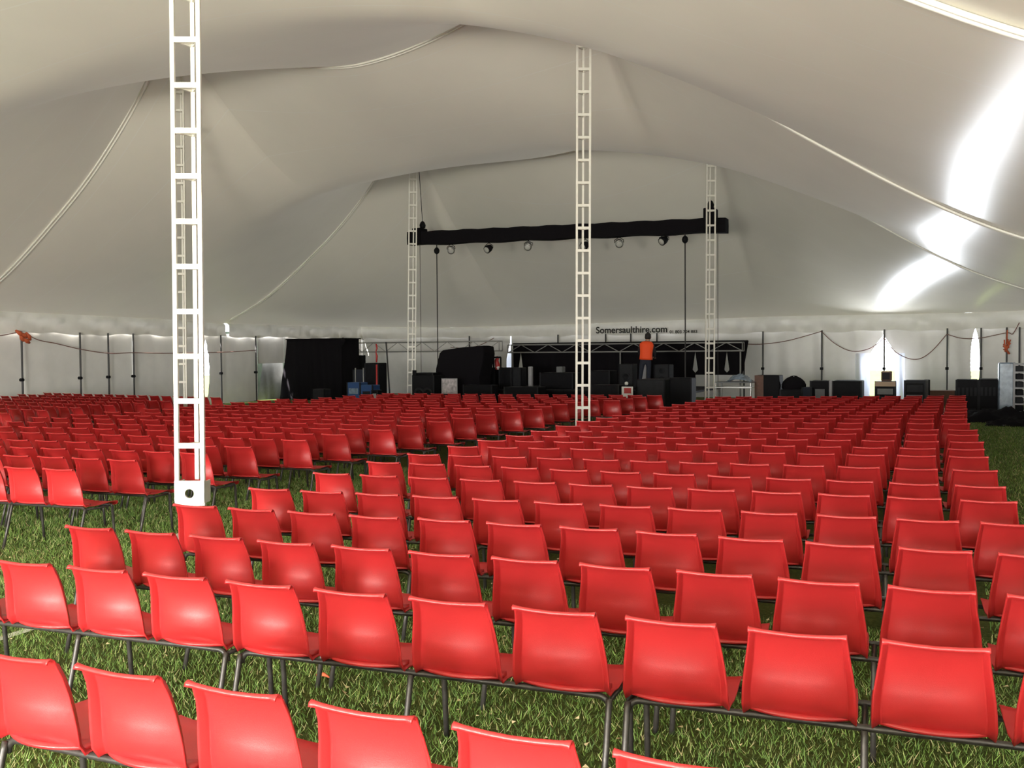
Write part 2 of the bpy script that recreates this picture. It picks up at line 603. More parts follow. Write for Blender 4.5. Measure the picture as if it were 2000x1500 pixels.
wr = MB()
q = cloth_panel('u', RR, const(-1.5), const(UF), 0.0, ZT + .25, seed=70, n=110); wr.add(q.v, q.f)
struct('wall_right', wr, M['wall'], smooth=True)
wb = MB()
q = cloth_panel('r', UB, const(RL), const(-9.2), 0.0, 3.1, seed=71, n=40); wb.add(q.v, q.f)
q = cloth_panel('r', UB, const(1.4), const(RR), 0.0, 3.1, seed=72, n=30); wb.add(q.v, q.f)
struct('wall_rear', wb, M['wall'], smooth=True)

# eave valance: a wrinkled band that closes the joint between roof and wall
def valance(name, axis, fixed, a, b, off, n, notch=None, notches=()):
    G = []
    rnd = random.Random(name)
    ph = [rnd.uniform(0, 6) for _ in range(4)]
    for i in range(8):
        row = []
        for j in range(n + 1):
            s = a + (b - a) * j / n
            e = eave(fixed, s) if axis == 'u' else eave(s, fixed)
            zb = ZT - 0.05 + 0.025 * math.sin(s * 1.7 + ph[0]) + 0.02 * math.sin(s * 5.1 + ph[1])
            z = zb + (e - zb) * i / 7
            k = off + 0.03 * math.sin(s * 3.3 + z * 7 + ph[2]) + 0.02 * math.sin(s * 9 - z * 5 + ph[3]) + 0.05 * (1 - i / 7)
            if i == 7:
                k = 0.0
            row.append((fixed + k, s, z) if axis == 'u' else (s, fixed - k, z))
        G.append(row)
    mb = MB(); mb.grid(G)
    if notch:
        keep = [f for f in mb.f if not any(abs(np.mean([mb.v[i][1] for i in f]) - notch[0]) < notch[1] and np.mean([mb.v[i][2] for i in f]) > 2.5 for _ in (0,))]
        mb.f = keep
    return struct(name, mb, M['valance'], smooth=True)


nu = on_r(441, 640, RL)[0]
valance('trim_1', 'u', RL, UB, UF, .05, 900, notch=(nu, .09))
valance('trim_2', 'r', UF, RL, RR, .05, 240)
vb = MB(); vb.grid([[(RR - .05, u, z) for u in np.linspace(UB, UF, 20)] for z in (ZT - .05, 3.09)])
struct('trim_3', vb, M['valance'])

# the hire firm's web address printed on the valance
def text(name, body, px0, px1, py, size_k, label):
    c = bpy.data.curves.new(name, 'FONT')
    c.body = body
    c.size = 1
    c.offset = 0.020
    c.extrude = 0.003
    ob = bpy.data.objects.new(name, c)
    COL.objects.link(ob)
    bpy.context.view_layer.update()
    me = bpy.data.meshes.new_from_object(ob)
    bpy.data.objects.remove(ob)
    me.materials.append(M['print'])
    r0, z0 = on_u(px0, py, UF - .2)
    r1, _ = on_u(px1, py, UF - .2)
    co = np.array([v.co[:] for v in me.vertices])
    w = co[:, 0].max() - co[:, 0].min()
    k = (r1 - r0) / w
    o = link(name, me)
    o.scale = (k, k * size_k, k)
    o.rotation_euler = (PI / 2, 0, -T)
    o.location = W(r0, UF - .22, z0)
    o['label'] = label; o['category'] = 'sign'
    return o


text('web_address', 'Somersaulthire.com', 1164, 1303, 651, 1.0, 'black bold web address printed on the white valance above the stage')
text('phone_number', '01 803 704 883', 1308, 1362, 651, 0.95, 'small grey phone number printed right of the web address')

# perimeter poles
def side_pole(r, u, label, h=ZT, lean=0.0, grp=None, z0=0.0, rad=0.03):
    t = thing('side_pole', label, 'pole', r, u)
    mb = MB(); mb.tube([(lean, 0, z0), (0, 0, h)], rad, n=8)
    part('tube', mb, M['pole_dark'], t)
    mb = MB(); mb.tube([(lean * .55 - .06, -.02, 1.12), (lean * .55 + .05, -.02, 1.12)], 0.05, n=8)
    part('clamp', mb, M['blackbox'], t)
    mb = MB(); mb.box(-.07 + lean, .07 + lean, -.07, .07, z0, z0 + .02)
    part('foot', mb, M['pole_dark'], t)
    return t


LP = [(43, 'dark wall pole under the orange ribbon at the far left'), (157, 'dark wall pole, second from the left edge'),
      (212, 'dark wall pole, third from the left edge'), (261, 'dark wall pole, fourth from the left edge'),
      (432, 'dark wall pole just right of the bright slit behind the near tower'), (500, 'dark wall pole at the doorway left of the black drape booth')]
for px, lb in LP:
    side_pole(RL + .22, on_r(px, 700, RL + .22)[0], lb)
FP = [(668, 'wall pole beside the black drape booth'), (917, 'wall pole rising behind the black covered speaker stack'),
      (1090, 'wall pole above the backdrop left of the middle tower'), (1183, 'wall pole below the first letters of the web address'),
      (1232, 'wall pole left of the person in orange'), (1283, 'wall pole right of the person in orange'),
      (1490, 'wall pole behind the brown topped speaker'), (1605, 'wall pole between backdrop and bright doorway'),
      (1727, 'wall pole at the peak of the bright doorway'), (1850, 'wall pole left of the bright slit at right'),
      (1916, 'wall pole right of the bright slit'), (1966, 'wall pole with the red rope tangle'), (1991, 'wall pole at the right edge of the photo')]
for px, lb in FP:
    side_pole(on_u(px, 700, UF - .3)[0], UF - .3, lb)

# ropes slung along the walls
def rope(pts_px, plane, label, rad=0.014, m='rope', name='rope'):
    P = []
    for px, py in pts_px:
        if plane[0] == 'u':
            r, z = on_u(px, py, plane[1]); P.append((r, plane[1], z))
        else:
            u, z = on_r(px, py, plane[1]); P.append((plane[1], u, z))
    # smooth
    Q = []
    for i in range(len(P) - 1):
        p0, p1, p2, p3 = [Vector(P[min(max(i + d, 0), len(P) - 1)]) for d in (-1, 0, 1, 2)]
        for k in range(6):
            t = k / 6
            Q.append(0.5 * ((2 * p1) + (p2 - p0) * t + (2 * p0 - 5 * p1 + 4 * p2 - p3) * t * t + (3 * p1 - p0 - 3 * p2 + p3) * t ** 3))
    Q.append(Vector(P[-1]))
    mb = MB(); mb.tube(Q, rad, n=6)
    return solo(name, mb, M[m], label, 'rope', smooth=True)


rope([(-30, 660), (10, 654), (43, 650), (75, 664), (110, 671), (157, 682), (212, 690), (261, 689), (330, 690), (432, 688), (500, 684)], ('r', RL + .3), 'thin faded red rope sagging along the left wall')
rope([(1457, 672), (1490, 672), (1540, 665), (1605, 647)], ('u', UF - .4), 'thin dark rope rising to the wall pole left of the bright doorway')
rope([(1605, 648), (1632, 672), (1665, 686), (1700, 680), (1727, 660)], ('u', UF - .4), 'thin dark rope sagging left of the bright doorway')
rope([(1727, 660), (1750, 688), (1785, 702), (1815, 690), (1850, 652)], ('u', UF - .4), 'thin dark rope sagging right of the bright doorway')
rope([(1850, 653), (1880, 661), (1916, 660), (1966, 650), (1978, 652), (1991, 630)], ('u', UF - .4), 'thin red rope slung between the wall poles at right')
rope([(965, 660), (935, 675), (905, 680), (880, 678)], ('u', UF - .4), 'dark cord drooping behind the black covered speaker stack')
# orange ribbon knot on the leftmost pole
rb = MB()
uo, zo = on_r(45, 655, RL + .34)
for k, (du, dz, w, hh) in enumerate([(-.12, .06, .12, .16), (0.02, 0, .16, .12), (.17, -.03, .1, .22), (.1, -.16, .16, .12), (-.05, -.1, .1, .14)]):
    rb.tube([(0.02 * k, du - w, dz + hh / 2), (0.03, du, dz), (0.02, du + w * .6, dz - hh / 2)], [.03, .07, .03], n=6)
solo('orange_ribbon', rb, M['orangerib'], 'bundle of orange ribbon tied to the leftmost wall pole', 'ribbon', RL + .34, uo, zo, smooth=True)
rt = MB()
r_, z_ = on_u(1966, 676, UF - .42)
for k in range(9):
    a = k * 1.3
    rt.tube([(.12 * math.cos(a), 0, .14 * math.sin(a * 1.3) + .1), (.07 * math.sin(a), -.03, -.05), (.1 * math.cos(a + 2), 0, -.2 + .08 * math.sin(a))], .022, n=5)
rt.tube([(0, 0, .1), (0.02, 0, .55)], .02, n=5)
solo('rope_tangle', rt, M['orangerib'], 'tangle of red rope hanging from a wall pole near the right edge', 'rope', r_, UF - .42, z_, smooth=True)

# ------------------------------------------------------------------ lattice towers
def tower(r, u, label, zp=0.0, lean=0.008):
    t = thing('lattice_tower', label, 'tower', r, u, 0, yaw=T)
    t.rotation_euler = (0, lean, 0)                                 # none of them stands quite plumb
    hw, dp, H, st = 0.125, 0.20, 9.42, 0.434
    legs = [(-hw, -dp * .4), (hw, -dp * .4), (hw * .05, dp * .6)]
    for x, y in legs:
        mb = MB(); mb.box(x - .02, x + .02, y - .02, y + .02, (0.33 if y < 0 else .56) + zp, H)
        part('upright', mb, M['white_steel'], t)
    rung = MB()
    rung.box(-hw, hw, -dp * .4 - .018, -dp * .4 + .018, -.026, .026)
    for x, y in legs[:2]:
        rung.bar((x, y, 0), (legs[2][0], legs[2][1], 0), .03)
    me = rung.mesh('rung', M['white_steel'])
    z = 0.56 + .356 + zp
    while z < H - .1:
        o = link('rung', me, t); o.location = (0, 0, z)
        z += st
    # hinge plate with its round hole
    pl = MB()
    n = 24; ro = 0.045
    inner = [(ro * math.cos(2 * PI * k / n), ro * math.sin(2 * PI * k / n)) for k in range(n)]
    def sq(k):
        a = 2 * PI * k / n; c, s = math.cos(a), math.sin(a); q = 1 / max(abs(c), abs(s))
        x, y = c * q * .145, s * q * .125
        if y < -.07 and abs(x) > .09:      # rounded lower corners
            d = math.hypot(abs(x) - .09, y + .07)
            if d > .055: x = math.copysign(.09 + (abs(x) - .09) * .055 / d, x); y = -.07 + (y + .07) * .055 / d
        return x, y
    outer = [sq(k) for k in range(n)]
    vs = [(x, yy, z + .45 + zp) for yy in (-dp * .4 - .03, -dp * .4 + .0) for ring in (inner, outer) for x, z in ring]
    fs = []
    for k in range(n):
        j = (k + 1) % n
        fs += [(k, j, n + j, n + k), (2 * n + k, 3 * n + k, 3 * n + j, 2 * n + j), (n + k, n + j, 3 * n + j, 3 * n + k), (k, 2 * n + k, 2 * n + j, j)]
    pl.add(vs, fs)
    part('hinge_plate', pl, M['white_steel'], t, label='white plate with a round hole')
    mb = MB(); mb.box(-.06, .06, -.07, .1, .02, .36 + zp); mb.box(-.135, -.12, -.06, .12, .36 + zp, .56 + zp); mb.box(.12, .135, -.06, .12, .36 + zp, .56 + zp); mb.box(-.13, .13, -.06, .12, .345 + zp, .36 + zp)
    part('hinge_post', mb, M['white_steel'], t)
    mb = MB(); mb.box(-.2, .2, -.2, .2, 0, .02)
    part('base_plate', mb, M['white_steel'], t)
    return t


def tower_at(px, Z, label, zp=-0.2, lean=0.008):
    X = (px - 1000) / F * Z
    r = X * CH - Z * SH; u = X * SH + Z * CH
    return tower(r, u, label, zp, lean)


tower_at(372, 9.45, 'tall white triangular lattice tower nearest the camera, at left, with a holed hinge plate', 0.0)
tower_at(1137, 18.8, 'white lattice tower in the middle of the photo between the two seat blocks')
tower_at(1385, 28.6, 'white lattice tower carrying the right end of the black lighting beam')
tower_at(803, 32.8, 'white lattice tower carrying the left end of the black lighting beam', lean=0.02)
tower_at(355, 23.4, 'thin lattice tower seen far behind the nearest tower at left')

# ------------------------------------------------------------------ seating
P = 0.459            # seat pitch


def seat_mesh():
    prof = [(.395, .385, .19), (.405, .408, .197), (.385, .424, .200), (.30, .428, .203), (.20, .420, .205), (.10, .416, .206), (.04, .424, .205), (0.0, .446, .203),
            (-.014, .485, .200), (-.021, .53, .197), (-.028, .58, .192), (-.039, .64, .185), (-.057, .70, .178), (-.080, .748, .174), (-.097, .768, .172), (-.114, .779, .172), (-.128, .774, .172), (-.131, .762, .171)]
    ss = [-1, -.97, -.93, -.89, -.85, -.80, -.68, -.4, 0, .4, .68, .80, .85, .89, .93, .97, 1]
    G = []
    for i, (y, z, w) in enumerate(prof):
        back = min(max((z - .428) / .06, 0), 1) if y < .1 else 0
        top = min(max((z - .60) / .17, 0), 1)
        row = []
        z_row = z
        for s in ss:
            z = z_row
            a = abs(s)
            x = s * w
            if back:
                k = min(max((a - .85) / .15, 0), 1)
                # the edges are rolled backwards like the lip along the top
                fl = back * (0.020 * a * a - (0.040 - .008 * top) * k ** 1.0)
                x = math.copysign(w * (.89 * a / .85 if a < .85 else .89 + (.11 + .035 * (1 - top)) * k ** 1.3), s) * back + x * (1 - back)
                fl *= 1 - min(max((z - .752) / .015, 0), 1)
                if z < .50: z_drop = .022 * k
                else: z_drop = 0
                z = z - z_drop
                bulge = -.030 * math.exp(-((z - .525) / .075) ** 2) * (1 - min(1, a / .86) ** 3)
                fl *= 1 - .6 * min(max((z - .755) / .015, 0), 1)
                lip = -.010 * max(0, (z - .765) / .014) * (1 - a ** 2)
                row.append((x, y + fl + bulge + lip, z + .006 * a ** 3 * top - .004 * (1 - a) * top))
            else:
                row.append((x, y, z - .010 * (1 - a * a) + (.006 * a ** 4)))
        G.append(row)
    mb = MB(); mb.grid(G)
    me = bpy.data.meshes.new('seat')
    me.from_pydata(mb.v, [], mb.f)
    bm = bmesh.new(); bm.from_mesh(me)
    bmesh.ops.recalc_face_normals(bm, faces=bm.faces)
    bmesh.ops.solidify(bm, geom=bm.faces[:], thickness=0.006)
    # moulded ledge round the foot of the back
    n0 = 13
    vs = []
    for i in range(n0):
        a = -1 + 2 * i / (n0 - 1)
        x = a * .188
        yb = -.005 + .045 * a * a
        for (dy, z) in ((0.03, .447), (-.026 - .012 * (1 - a * a), .443), (-.026 - .012 * (1 - a * a), .431), (.03, .428)):
            vs.append(bm.verts.new((x, yb + dy, z)))
    for i in range(n0 - 1):
        for k in range(4):
            a, b = i * 4 + k, i * 4 + (k + 1) % 4
            bm.faces.new((vs[a], vs[b], vs[b + 4], vs[a + 4]))
    bm.faces.new(vs[0:4]); bm.faces.new(vs[-4:][::-1])
    bmesh.ops.recalc_face_normals(bm, faces=bm.faces)
    bm.to_mesh(me); bm.free()
    me.materials.append(M['red'])
    me.shade_smooth()
    for poly in me.polygons:
        pass
    return me


SEAT = seat_mesh()
L4 = 4 * P
def curved_rail(y, z, drop):
    n = 6; R = .05
    pts = []
    for k in range(n + 1):
        a = PI / 2 * k / n
        pts.append((.035 + R - R * math.sin(a) if False else .035 + R * (1 - math.sin(a)), y, z - R + R * math.cos(a)))
    left = pts[::-1]
    right = [(L4 - x, yy, zz) for x, yy, zz in left][::-1]
    return left + right


mbr = MB(); mbr.tube(curved_rail(.01, .412, 0), .013, n=8); REAR_RAIL = mbr.mesh('rear_rail', M['steel'], smooth=True)
mbr = MB(); mbr.tube([(.03, .30, .402), (L4 - .03, .30, .402)], .012, n=8); FRONT_RAIL = mbr.mesh('front_rail', M['steel'], smooth=True)
mbr = MB(); mbr.tube([(0, 0, .405), (0, -.008, .38), (0, -.06, .19), (0, -.115, 0)], .0135, n=8); REAR_LEG = mbr.mesh('rear_leg', M['steel'], smooth=True)
mbr = MB(); mbr.tube([(0, .31, .402), (0, .33, .38), (0, .345, .19), (0, .36, 0)], .0135, n=8); FRONT_LEG = mbr.mesh('front_leg', M['steel'], smooth=True)
mbr = MB(); mbr.tube([(0, .01, .398), (0, .16, .392), (0, .30, .395)], .011, n=6); SIDE_RAIL = mbr.mesh('side_rail', M['steel'], smooth=True)
# one joined frame for the benches too far away to show their legs apart
mbf = MB()
mbf.tube([(.03, .01, .412), (L4 - .03, .01, .412)], .013, n=5)
mbf.tube([(.03, .30, .402), (L4 - .03, .30, .402)], .012, n=5)
for x in (.03, L4 / 2, L4 - .03):
    mbf.tube([(x, 0, .405), (x, -.115, 0)], .0135, n=5)
    mbf.tube([(x, .31, .402), (x, .36, 0)], .0135, n=5)
FAR_FRAME = mbf.mesh('frame', M['steel'])


def bench(origin, yaw, label, group, near):
    t = bpy.data.objects.new('seat_bench', None)
    COL.objects.link(t)
    t.location = origin; t.rotation_euler = (0, 0, yaw)
    t['label'] = label; t['category'] = 'chairs'; t['group'] = group
    for k in range(4):
        s = link('seat', SEAT, t)
        s.location = ((k + .5) * P, random.uniform(-.006, .006), 0)
        s.rotation_euler = (0, 0, random.uniform(-.012, .012))
    if near:
        link('rear_rail', REAR_RAIL, t); link('front_rail', FRONT_RAIL, t)
        for x in (.035, L4 / 2, L4 - .035):
            for nm, me in (('leg', REAR_LEG), ('leg', FRONT_LEG), ('side_rail', SIDE_RAIL)):
                o = link(nm, me, t); o.location = (x, 0, 0)
    else:
        link('frame', FAR_FRAME, t)
    return t


TH = math.radians(24.0)
def S(v, u):       # seat frame: v to the left of the columns, u along them
    return Vector((u * math.sin(TH) - v * math.cos(TH), u * math.cos(TH) + v * math.sin(TH), 0))


TOWERS = [((px - 1000) / F * Z, Z) for px, Z in ((372, 9.45), (1137, 18.8), (1385, 28.6), (803, 32.8), (355, 23.4))]
ORD = ['nearest', 'second', 'third', 'fourth', 'fifth', 'sixth', 'seventh', 'eighth', 'ninth', 'tenth', 'eleventh', 'twelfth', 'thirteenth', 'fourteenth',
       'fifteenth', 'sixteenth', 'seventeenth', 'eighteenth', 'nineteenth', 'twentieth', 'twenty-first', 'twenty-second', 'twenty-third', 'twenty-fourth', 'twenty-fifth']


def place_row(u0, v0, slope, n, block, row, names, near, step=L4 + .006):
    """u0, v0: back corner of the leftmost seat; slope: gain in u per seat to the right"""
    ang = math.atan2(slope, P)
    d = Vector((math.cos(TH), -math.sin(TH), 0)) * math.cos(ang) + Vector((math.sin(TH), math.cos(TH), 0)) * math.sin(ang)
    nrm = Vector((-d.y, d.x, 0))
    yaw = math.atan2(d.y, d.x)
    tip = S(v0, u0)
    made = 0
    for k in range(n):
        org = tip - d * (.058) + nrm * .125 + d * (step * k) + nrm * random.uniform(-.015, .015)
        mid = org + d * (L4 / 2)
        end = org + d * L4
        if end.y < .4 or 1000 + F * end.x / end.y < -20 or 1000 + F * org.x / max(org.y, .05) > 2080 and org.y > 0:
            continue
        if any(-.35 < (Vector(tp) - org.xy).dot(nrm.xy) < .55 and -.2 < (Vector(tp) - org.xy).dot(d.xy) < L4 + .2 for tp in TOWERS[1:]):
            continue
        bench(org, yaw + random.uniform(-.004, .004), 'four linked red plastic seats, %s of %s row, %s' % (names[k], ORD[row], block[0]), block[1], near)
        made += 1
    return made


RB = ('right seat block', 'red seat benches in the right block')
LB = ('left seat block', 'red seat benches in the left block')
XB = ('far left block', 'red seat benches in the far left block')
rightrows = [(2.25, 4.90, .009), (3.32, 4.78, .026), (4.18, 4.80, .023), (5.06, 4.79, .026), (5.88, 4.83, .036), (6.86, 4.93, .027), (7.73, 4.96, .018),
             (8.48, 4.95, .040), (9.33, 4.94, .065), (10.11, 4.95, .063), (10.81, 4.90, .077), (11.55, 4.88, .095), (12.45, 4.89, .086), (13.38, 4.92, .10),
             (14.15, 4.88, .12), (14.80, 4.83, .14), (15.65, 4.79, .14), (16.5, 4.76, .14), (17.35, 4.75, .145), (18.15, 4.72, .15), (19.0, 4.68, .15), (19.85, 4.66, .16), (20.65, 4.63, .16), (21.45, 4.60, .165)]
for i, (u0, v0, sl) in enumerate(rightrows):
    place_row(u0, v0, sl * P / .459, 3, RB, i, ['left bench', 'middle bench', 'right bench'], i < 12)
leftend = [(4.6, 7.95), (5.42, 7.85), (6.26, 7.47), (7.05, 7.51), (7.80, 7.31), (8.50, 7.30), (9.38, 7.22), (10.22, 7.22), (11.05, 7.05), (11.84, 7.08)]
while leftend[-1][0] < 21.6:
    k = len(leftend)
    ue = leftend[-1][0] + .83 + .02 * math.sin(k * 2.1)
    leftend.append((ue, 7.05 if abs(ue - 17.7) < 1.0 else interp(ue, [12, 16.5, 18.8, 20, 22], [7.1, 6.93, 6.6, 6.45, 6.3]) + .05 * math.sin(k * 1.7)))
NAMES = ['fourth bench from the right', 'third bench from the right', 'second bench from the right', 'right end bench']
row_no = 0
for i, (ue, ve) in enumerate(leftend):
    sl = .028 + .006 * math.sin(i * 1.9)
    u0 = ue - sl * 15
    v0 = ve + 15 * P
    if place_row(u0, v0, sl, 4, LB, row_no, NAMES, i < 10):
        row_no += 1
# angled block at the far left, turned towards the stage
TH_S = TH
row_no = 0
for i in range(8):
    sl = -.07
    u0 = 13.3 + i * .86
    if place_row(u0, 22.6 + .05 * i, sl, 4, XB, row_no, NAMES, False):
        row_no += 1

# ------------------------------------------------------------------ stage and equipment
def hbox(mb, r0, r1, u0, u1, z0, z1, bev=.012):
    mb.box(r0, r1, u0, u1, z0, z1, bev=bev)


SU0, SU1 = 28.9, 33.4
st = thing('stage', 'low black stage platform in front of the black backdrop', 'stage', -11.5, SU0)
x0, x1 = -4.2, 4.15
for i in range(4):
    for j in range(2):
        a = x0 + (x1 - x0) * i / 4; b = x0 + (x1 - x0) * (i + 1) / 4
        mb = MB(); hbox(mb, a + .01, b - .01, .01 + j * 2.2, 2.19 + j * 2.2, .50, .57)
        part('deck_panel', mb, M['blackbox'], st)
sk = cloth_panel('r', -.03, const(x0), const(x1), 0.0, .52, amp=.02, freq=8, n=90, m=4, seed=3)
part('skirt', sk, M['black'], st, smooth=True)
for i in range(5):
    for j in (0.1, 2.2, 4.3):
        mb = MB(); mb.bar((x0 + .1 + (x1 - x0 - .2) * i / 4, j, 0), (x0 + .1 + (x1 - x0 - .2) * i / 4, j, .5), .05)
        part('leg', mb, M['alu'], st)


def truss(name, label, cat, ra, rb, u, za, zb, m, depth=.3, bay=.55, tilt=0.0, legs=()):
    """lattice truss from ra to rb at height za..zb"""
    L = rb - ra
    t = thing(name, label, cat, ra, u, 0)
    for y in (0, depth):
        for z in (za, zb):
            mb = MB(); mb.tube([(0, y, z), (L, y, z + tilt)], .026, n=6)
            part('chord', mb, M[m], t)
    n = max(2, int(L / bay)); up = True
    for k in range(n):
        xa, xb = L * k / n, L * (k + 1) / n
        za_, zb_ = (za, zb) if up else (zb, za)
        mb = MB(); mb.tube([(xa, 0, za_ + tilt * k / n), (xb, 0, zb_ + tilt * (k + 1) / n)], .016, n=5)
        part('brace', mb, M[m], t)
        up = not up
    for x in (0, L):
        for y in (0, depth):
            mb = MB(); mb.tube([(x, y, za), (x, y, zb)], .022, n=5)
            part('end_post', mb, M[m], t)
    for x in legs:
        mb = MB(); mb.tube([(x, depth / 2, 0), (x, depth / 2, za)], .03, n=6); mb.box(x - .2, x + .2, depth / 2 - .2, depth / 2 + .2, 0, .02)
        part('stand', mb, M[m], t)
    return t


BU = 33.7
ra, _ = on_u(992, 680, BU); rb, _ = on_u(1450, 680, BU)
zt = (on_u(1000, 672, BU)[1] + on_u(1440, 671, BU)[1]) / 2; zb_ = (on_u(1000, 688, BU)[1] + on_u(1440, 686, BU)[1]) / 2
truss('backdrop_truss', 'long silver lattice truss holding the black stage backdrop', 'truss', ra, rb, BU, zb_, zt, 'dullalu', legs=(.1, (rb - ra) / 2, rb - ra - .1))
bd = thing('stage_backdrop', 'long black cloth backdrop hanging behind the stage', 'backdrop', ra, BU + .45)
Lb = rb - ra
segs = [(0, 1000), (0, 1358), (0, 1422), (0, 1455)]
xs_gap = [on_u(p, 690, BU + .45)[0] - ra for p in (1017, 1358, 1420)]
edges = [0.0] + xs_gap + [Lb + .1]
for k in range(4):
    a, b = edges[k], edges[k + 1]
    zg = 1.35
    def gap(z, s, w=.10):
        return s * w * (max(0, 1 - (z - 1.12) / .68) if z > 1.12 else max(0, 1 - (1.12 - z) / .1))
    zlow = .35 if k < 2 else .95
    e0 = const(a) if k == 0 else (lambda z, a=a: a + gap(z, 1))
    e1 = (lambda z: Lb + .12 - (2.1 - z) * .18) if k == 3 else (lambda z, b=b: b - gap(z, 1))
    q = cloth_panel('r', 0.0, e0, e1, zlow, zt + .06, amp=.06, freq=3.5, n=int(12 + 10 * (b - a)), m=30, seed=90 + k)
    part('drape', q, M['black'], bd, smooth=True, solid=.01)
mb = MB(); mb.tube([(0, .03, zt + .05), (Lb + .1, .03, zt + .05)], .03, n=6)
for x in (.05, Lb * .5, Lb - .05):
    mb.tube([(x, .08, 0), (x, .08, zt + .05)], .025, n=6)
part('drape_pipe', mb, M['blackbox'], bd)

# plain silver truss behind, on the left
ra, _ = on_u(662, 678, 34.6); rb, _ = on_u(975, 680, 34.6)
z1_ = on_u(760, 669, 34.6)[1]; z0_ = on_u(760, 687, 34.6)[1]
truss('lattice_truss', 'silver lattice truss standing behind the black covered speaker stack', 'truss', ra, rb, 34.6, z0_, z1_, 'alu', legs=(.3, rb - ra - .3))

# lighting beam between the two stage towers
BUt = 28.85
la, lzt = on_u(795, 453, BUt); _, lzb = on_u(795, 478, BUt)
lb_, rzt = on_u(1417, 424, BUt); _, rzb = on_u(1417, 452, BUt)
beam = thing('lighting_beam', 'long black draped lighting beam hung between the two stage towers', 'lighting beam', la, BUt)
LL = lb_ - la
n = 40
rows = []
for i in range(n + 1):
    k = i / n
    x = LL * k; wob = .015 * math.sin(i * 1.7)
    zt_, zbm = lzt + (rzt - lzt) * k + wob, lzb + (rzb - lzb) * k + .02 * math.sin(i * .9)
    rows.append([(x, 0, zbm), (x, -.02, (zt_ + zbm) / 2), (x, 0, zt_), (x, .42, zt_), (x, .44, (zt_ + zbm) / 2), (x, .42, zbm), (x, 0, zbm)])
mb = MB(); mb.grid(rows)
mb.add([rows[0][k] for k in range(6)], [tuple(range(6))]); mb.add([rows[-1][k] for k in range(6)], [tuple(range(6))])
part('black_cover', mb, M['black'], beam)
for k in (.035, .955):
    zc = lzt + (rzt - lzt) * k
    mb = MB(); mb.box(LL * k - .17, LL * k + .17, -.04, .46, zc - .42, zc + (.12 if k < .5 else .30), bev=.02)
    part('end_sleeve', mb, M['black'], beam)
    mb = MB(); mb.lathe([(.02, 0), (.09, .02), (.11, .12), (.07, .22), (.02, .26)], n=10, M4=Matrix.Translation((LL * k + (.12 if k < .5 else 0), .2, zc + (.11 if k < .5 else .29))))
    part('pulley', mb, M['blackbox'], beam, smooth=True)
    mb = MB(); mb.tube([(LL * k + (.12 if k < .5 else 0), .2, zc + .3), (LL * k + (.05 if k < .5 else .02), .1, 8.3)], .012, n=5)
    part('hoist_rope', mb, M['cable'], beam)

for idx, (px, py) in enumerate([(881, 487), (955, 485), (1032, 480), (1143, 479), (1209, 474), (1297, 469)]):
    r_, z_ = on_u(px, py, BUt + .2)
    lbs = ['leftmost', 'second', 'third', 'fourth', 'fifth', 'rightmost']
    t = thing('stage_lamp', 'small round stage lamp, %s of six under the black lighting beam' % lbs[idx], 'lamp', r_, BUt + .2, z_, group='stage lamps under the lighting beam')
    kx = (r_ - la) / LL
    top = lzb + (rzb - lzb) * kx - z_
    yaw = [0.5, -.3, .2, -.4, .4, -.5][idx]
    Mx = Matrix.Rotation(yaw, 4, 'Z') @ Matrix.Rotation(PI / 2 + .5, 4, 'X')
    mb = MB(); mb.lathe([(.05, -.13), (.09, -.10), (.125, .0), (.13, .13), (.12, .135)], n=14, M4=Mx)
    part('lamp_can', mb, M['blackbox' if idx in (1, 3, 5) else 'alu'], t, smooth=True)
    mb = MB(); mb.lathe([(.11, .136), (.08, .155), (.02, .165)], n=14, M4=Mx)
    part('lens', mb, M['glass'], t, smooth=True)
    mb = MB(); mb.tube([(-.15, 0, 0), (-.15, 0, .08), (0, 0, top * .8 + .02), (.15, 0, .08), (.15, 0, 0)], .012, n=5)
    mb.tube([(0, 0, top * .8), (0, 0, top + .02)], .02, n=5)
    part('yoke', mb, M['blackbox'], t)

for (px, py0, py1, rad, lb, knob) in ((853, 490, 760, .020, 'dark hoist cable hanging from the left end of the lighting beam', True),
                                      (1338, 468, 765, .020, 'dark hoist cable hanging from the right end of the lighting beam', True),
                                      (820, 480, 760, .009, 'thin haul line hanging beside the left stage tower', False),
                                      (1402, 455, 765, .009, 'thin haul line hanging beside the right stage tower', False)):
    uu = BUt + .22
    r_, zt_ = on_u(px, py0, uu)
    kx = (r_ - la) / LL
    ztop = lzb + (rzb - lzb) * kx
    t = thing('hoist_cable', lb, 'cable', r_, uu)
    mb = MB(); mb.tube([(0, 0, 0.57 if -15.6 < r_ < -7.4 else 0.0), (0, 0, ztop)], rad, n=6)
    part('cable', mb, M['cable'], t)
    if knob:
        mb = MB(); mb.lathe([(.02, -.12), (.08, -.07), (.10, 0), (.08, .07), (.03, .12)], n=12, M4=Matrix.Translation((0, 0, zt_)))
        part('chain_motor', mb, M['blackbox'], t, smooth=True)

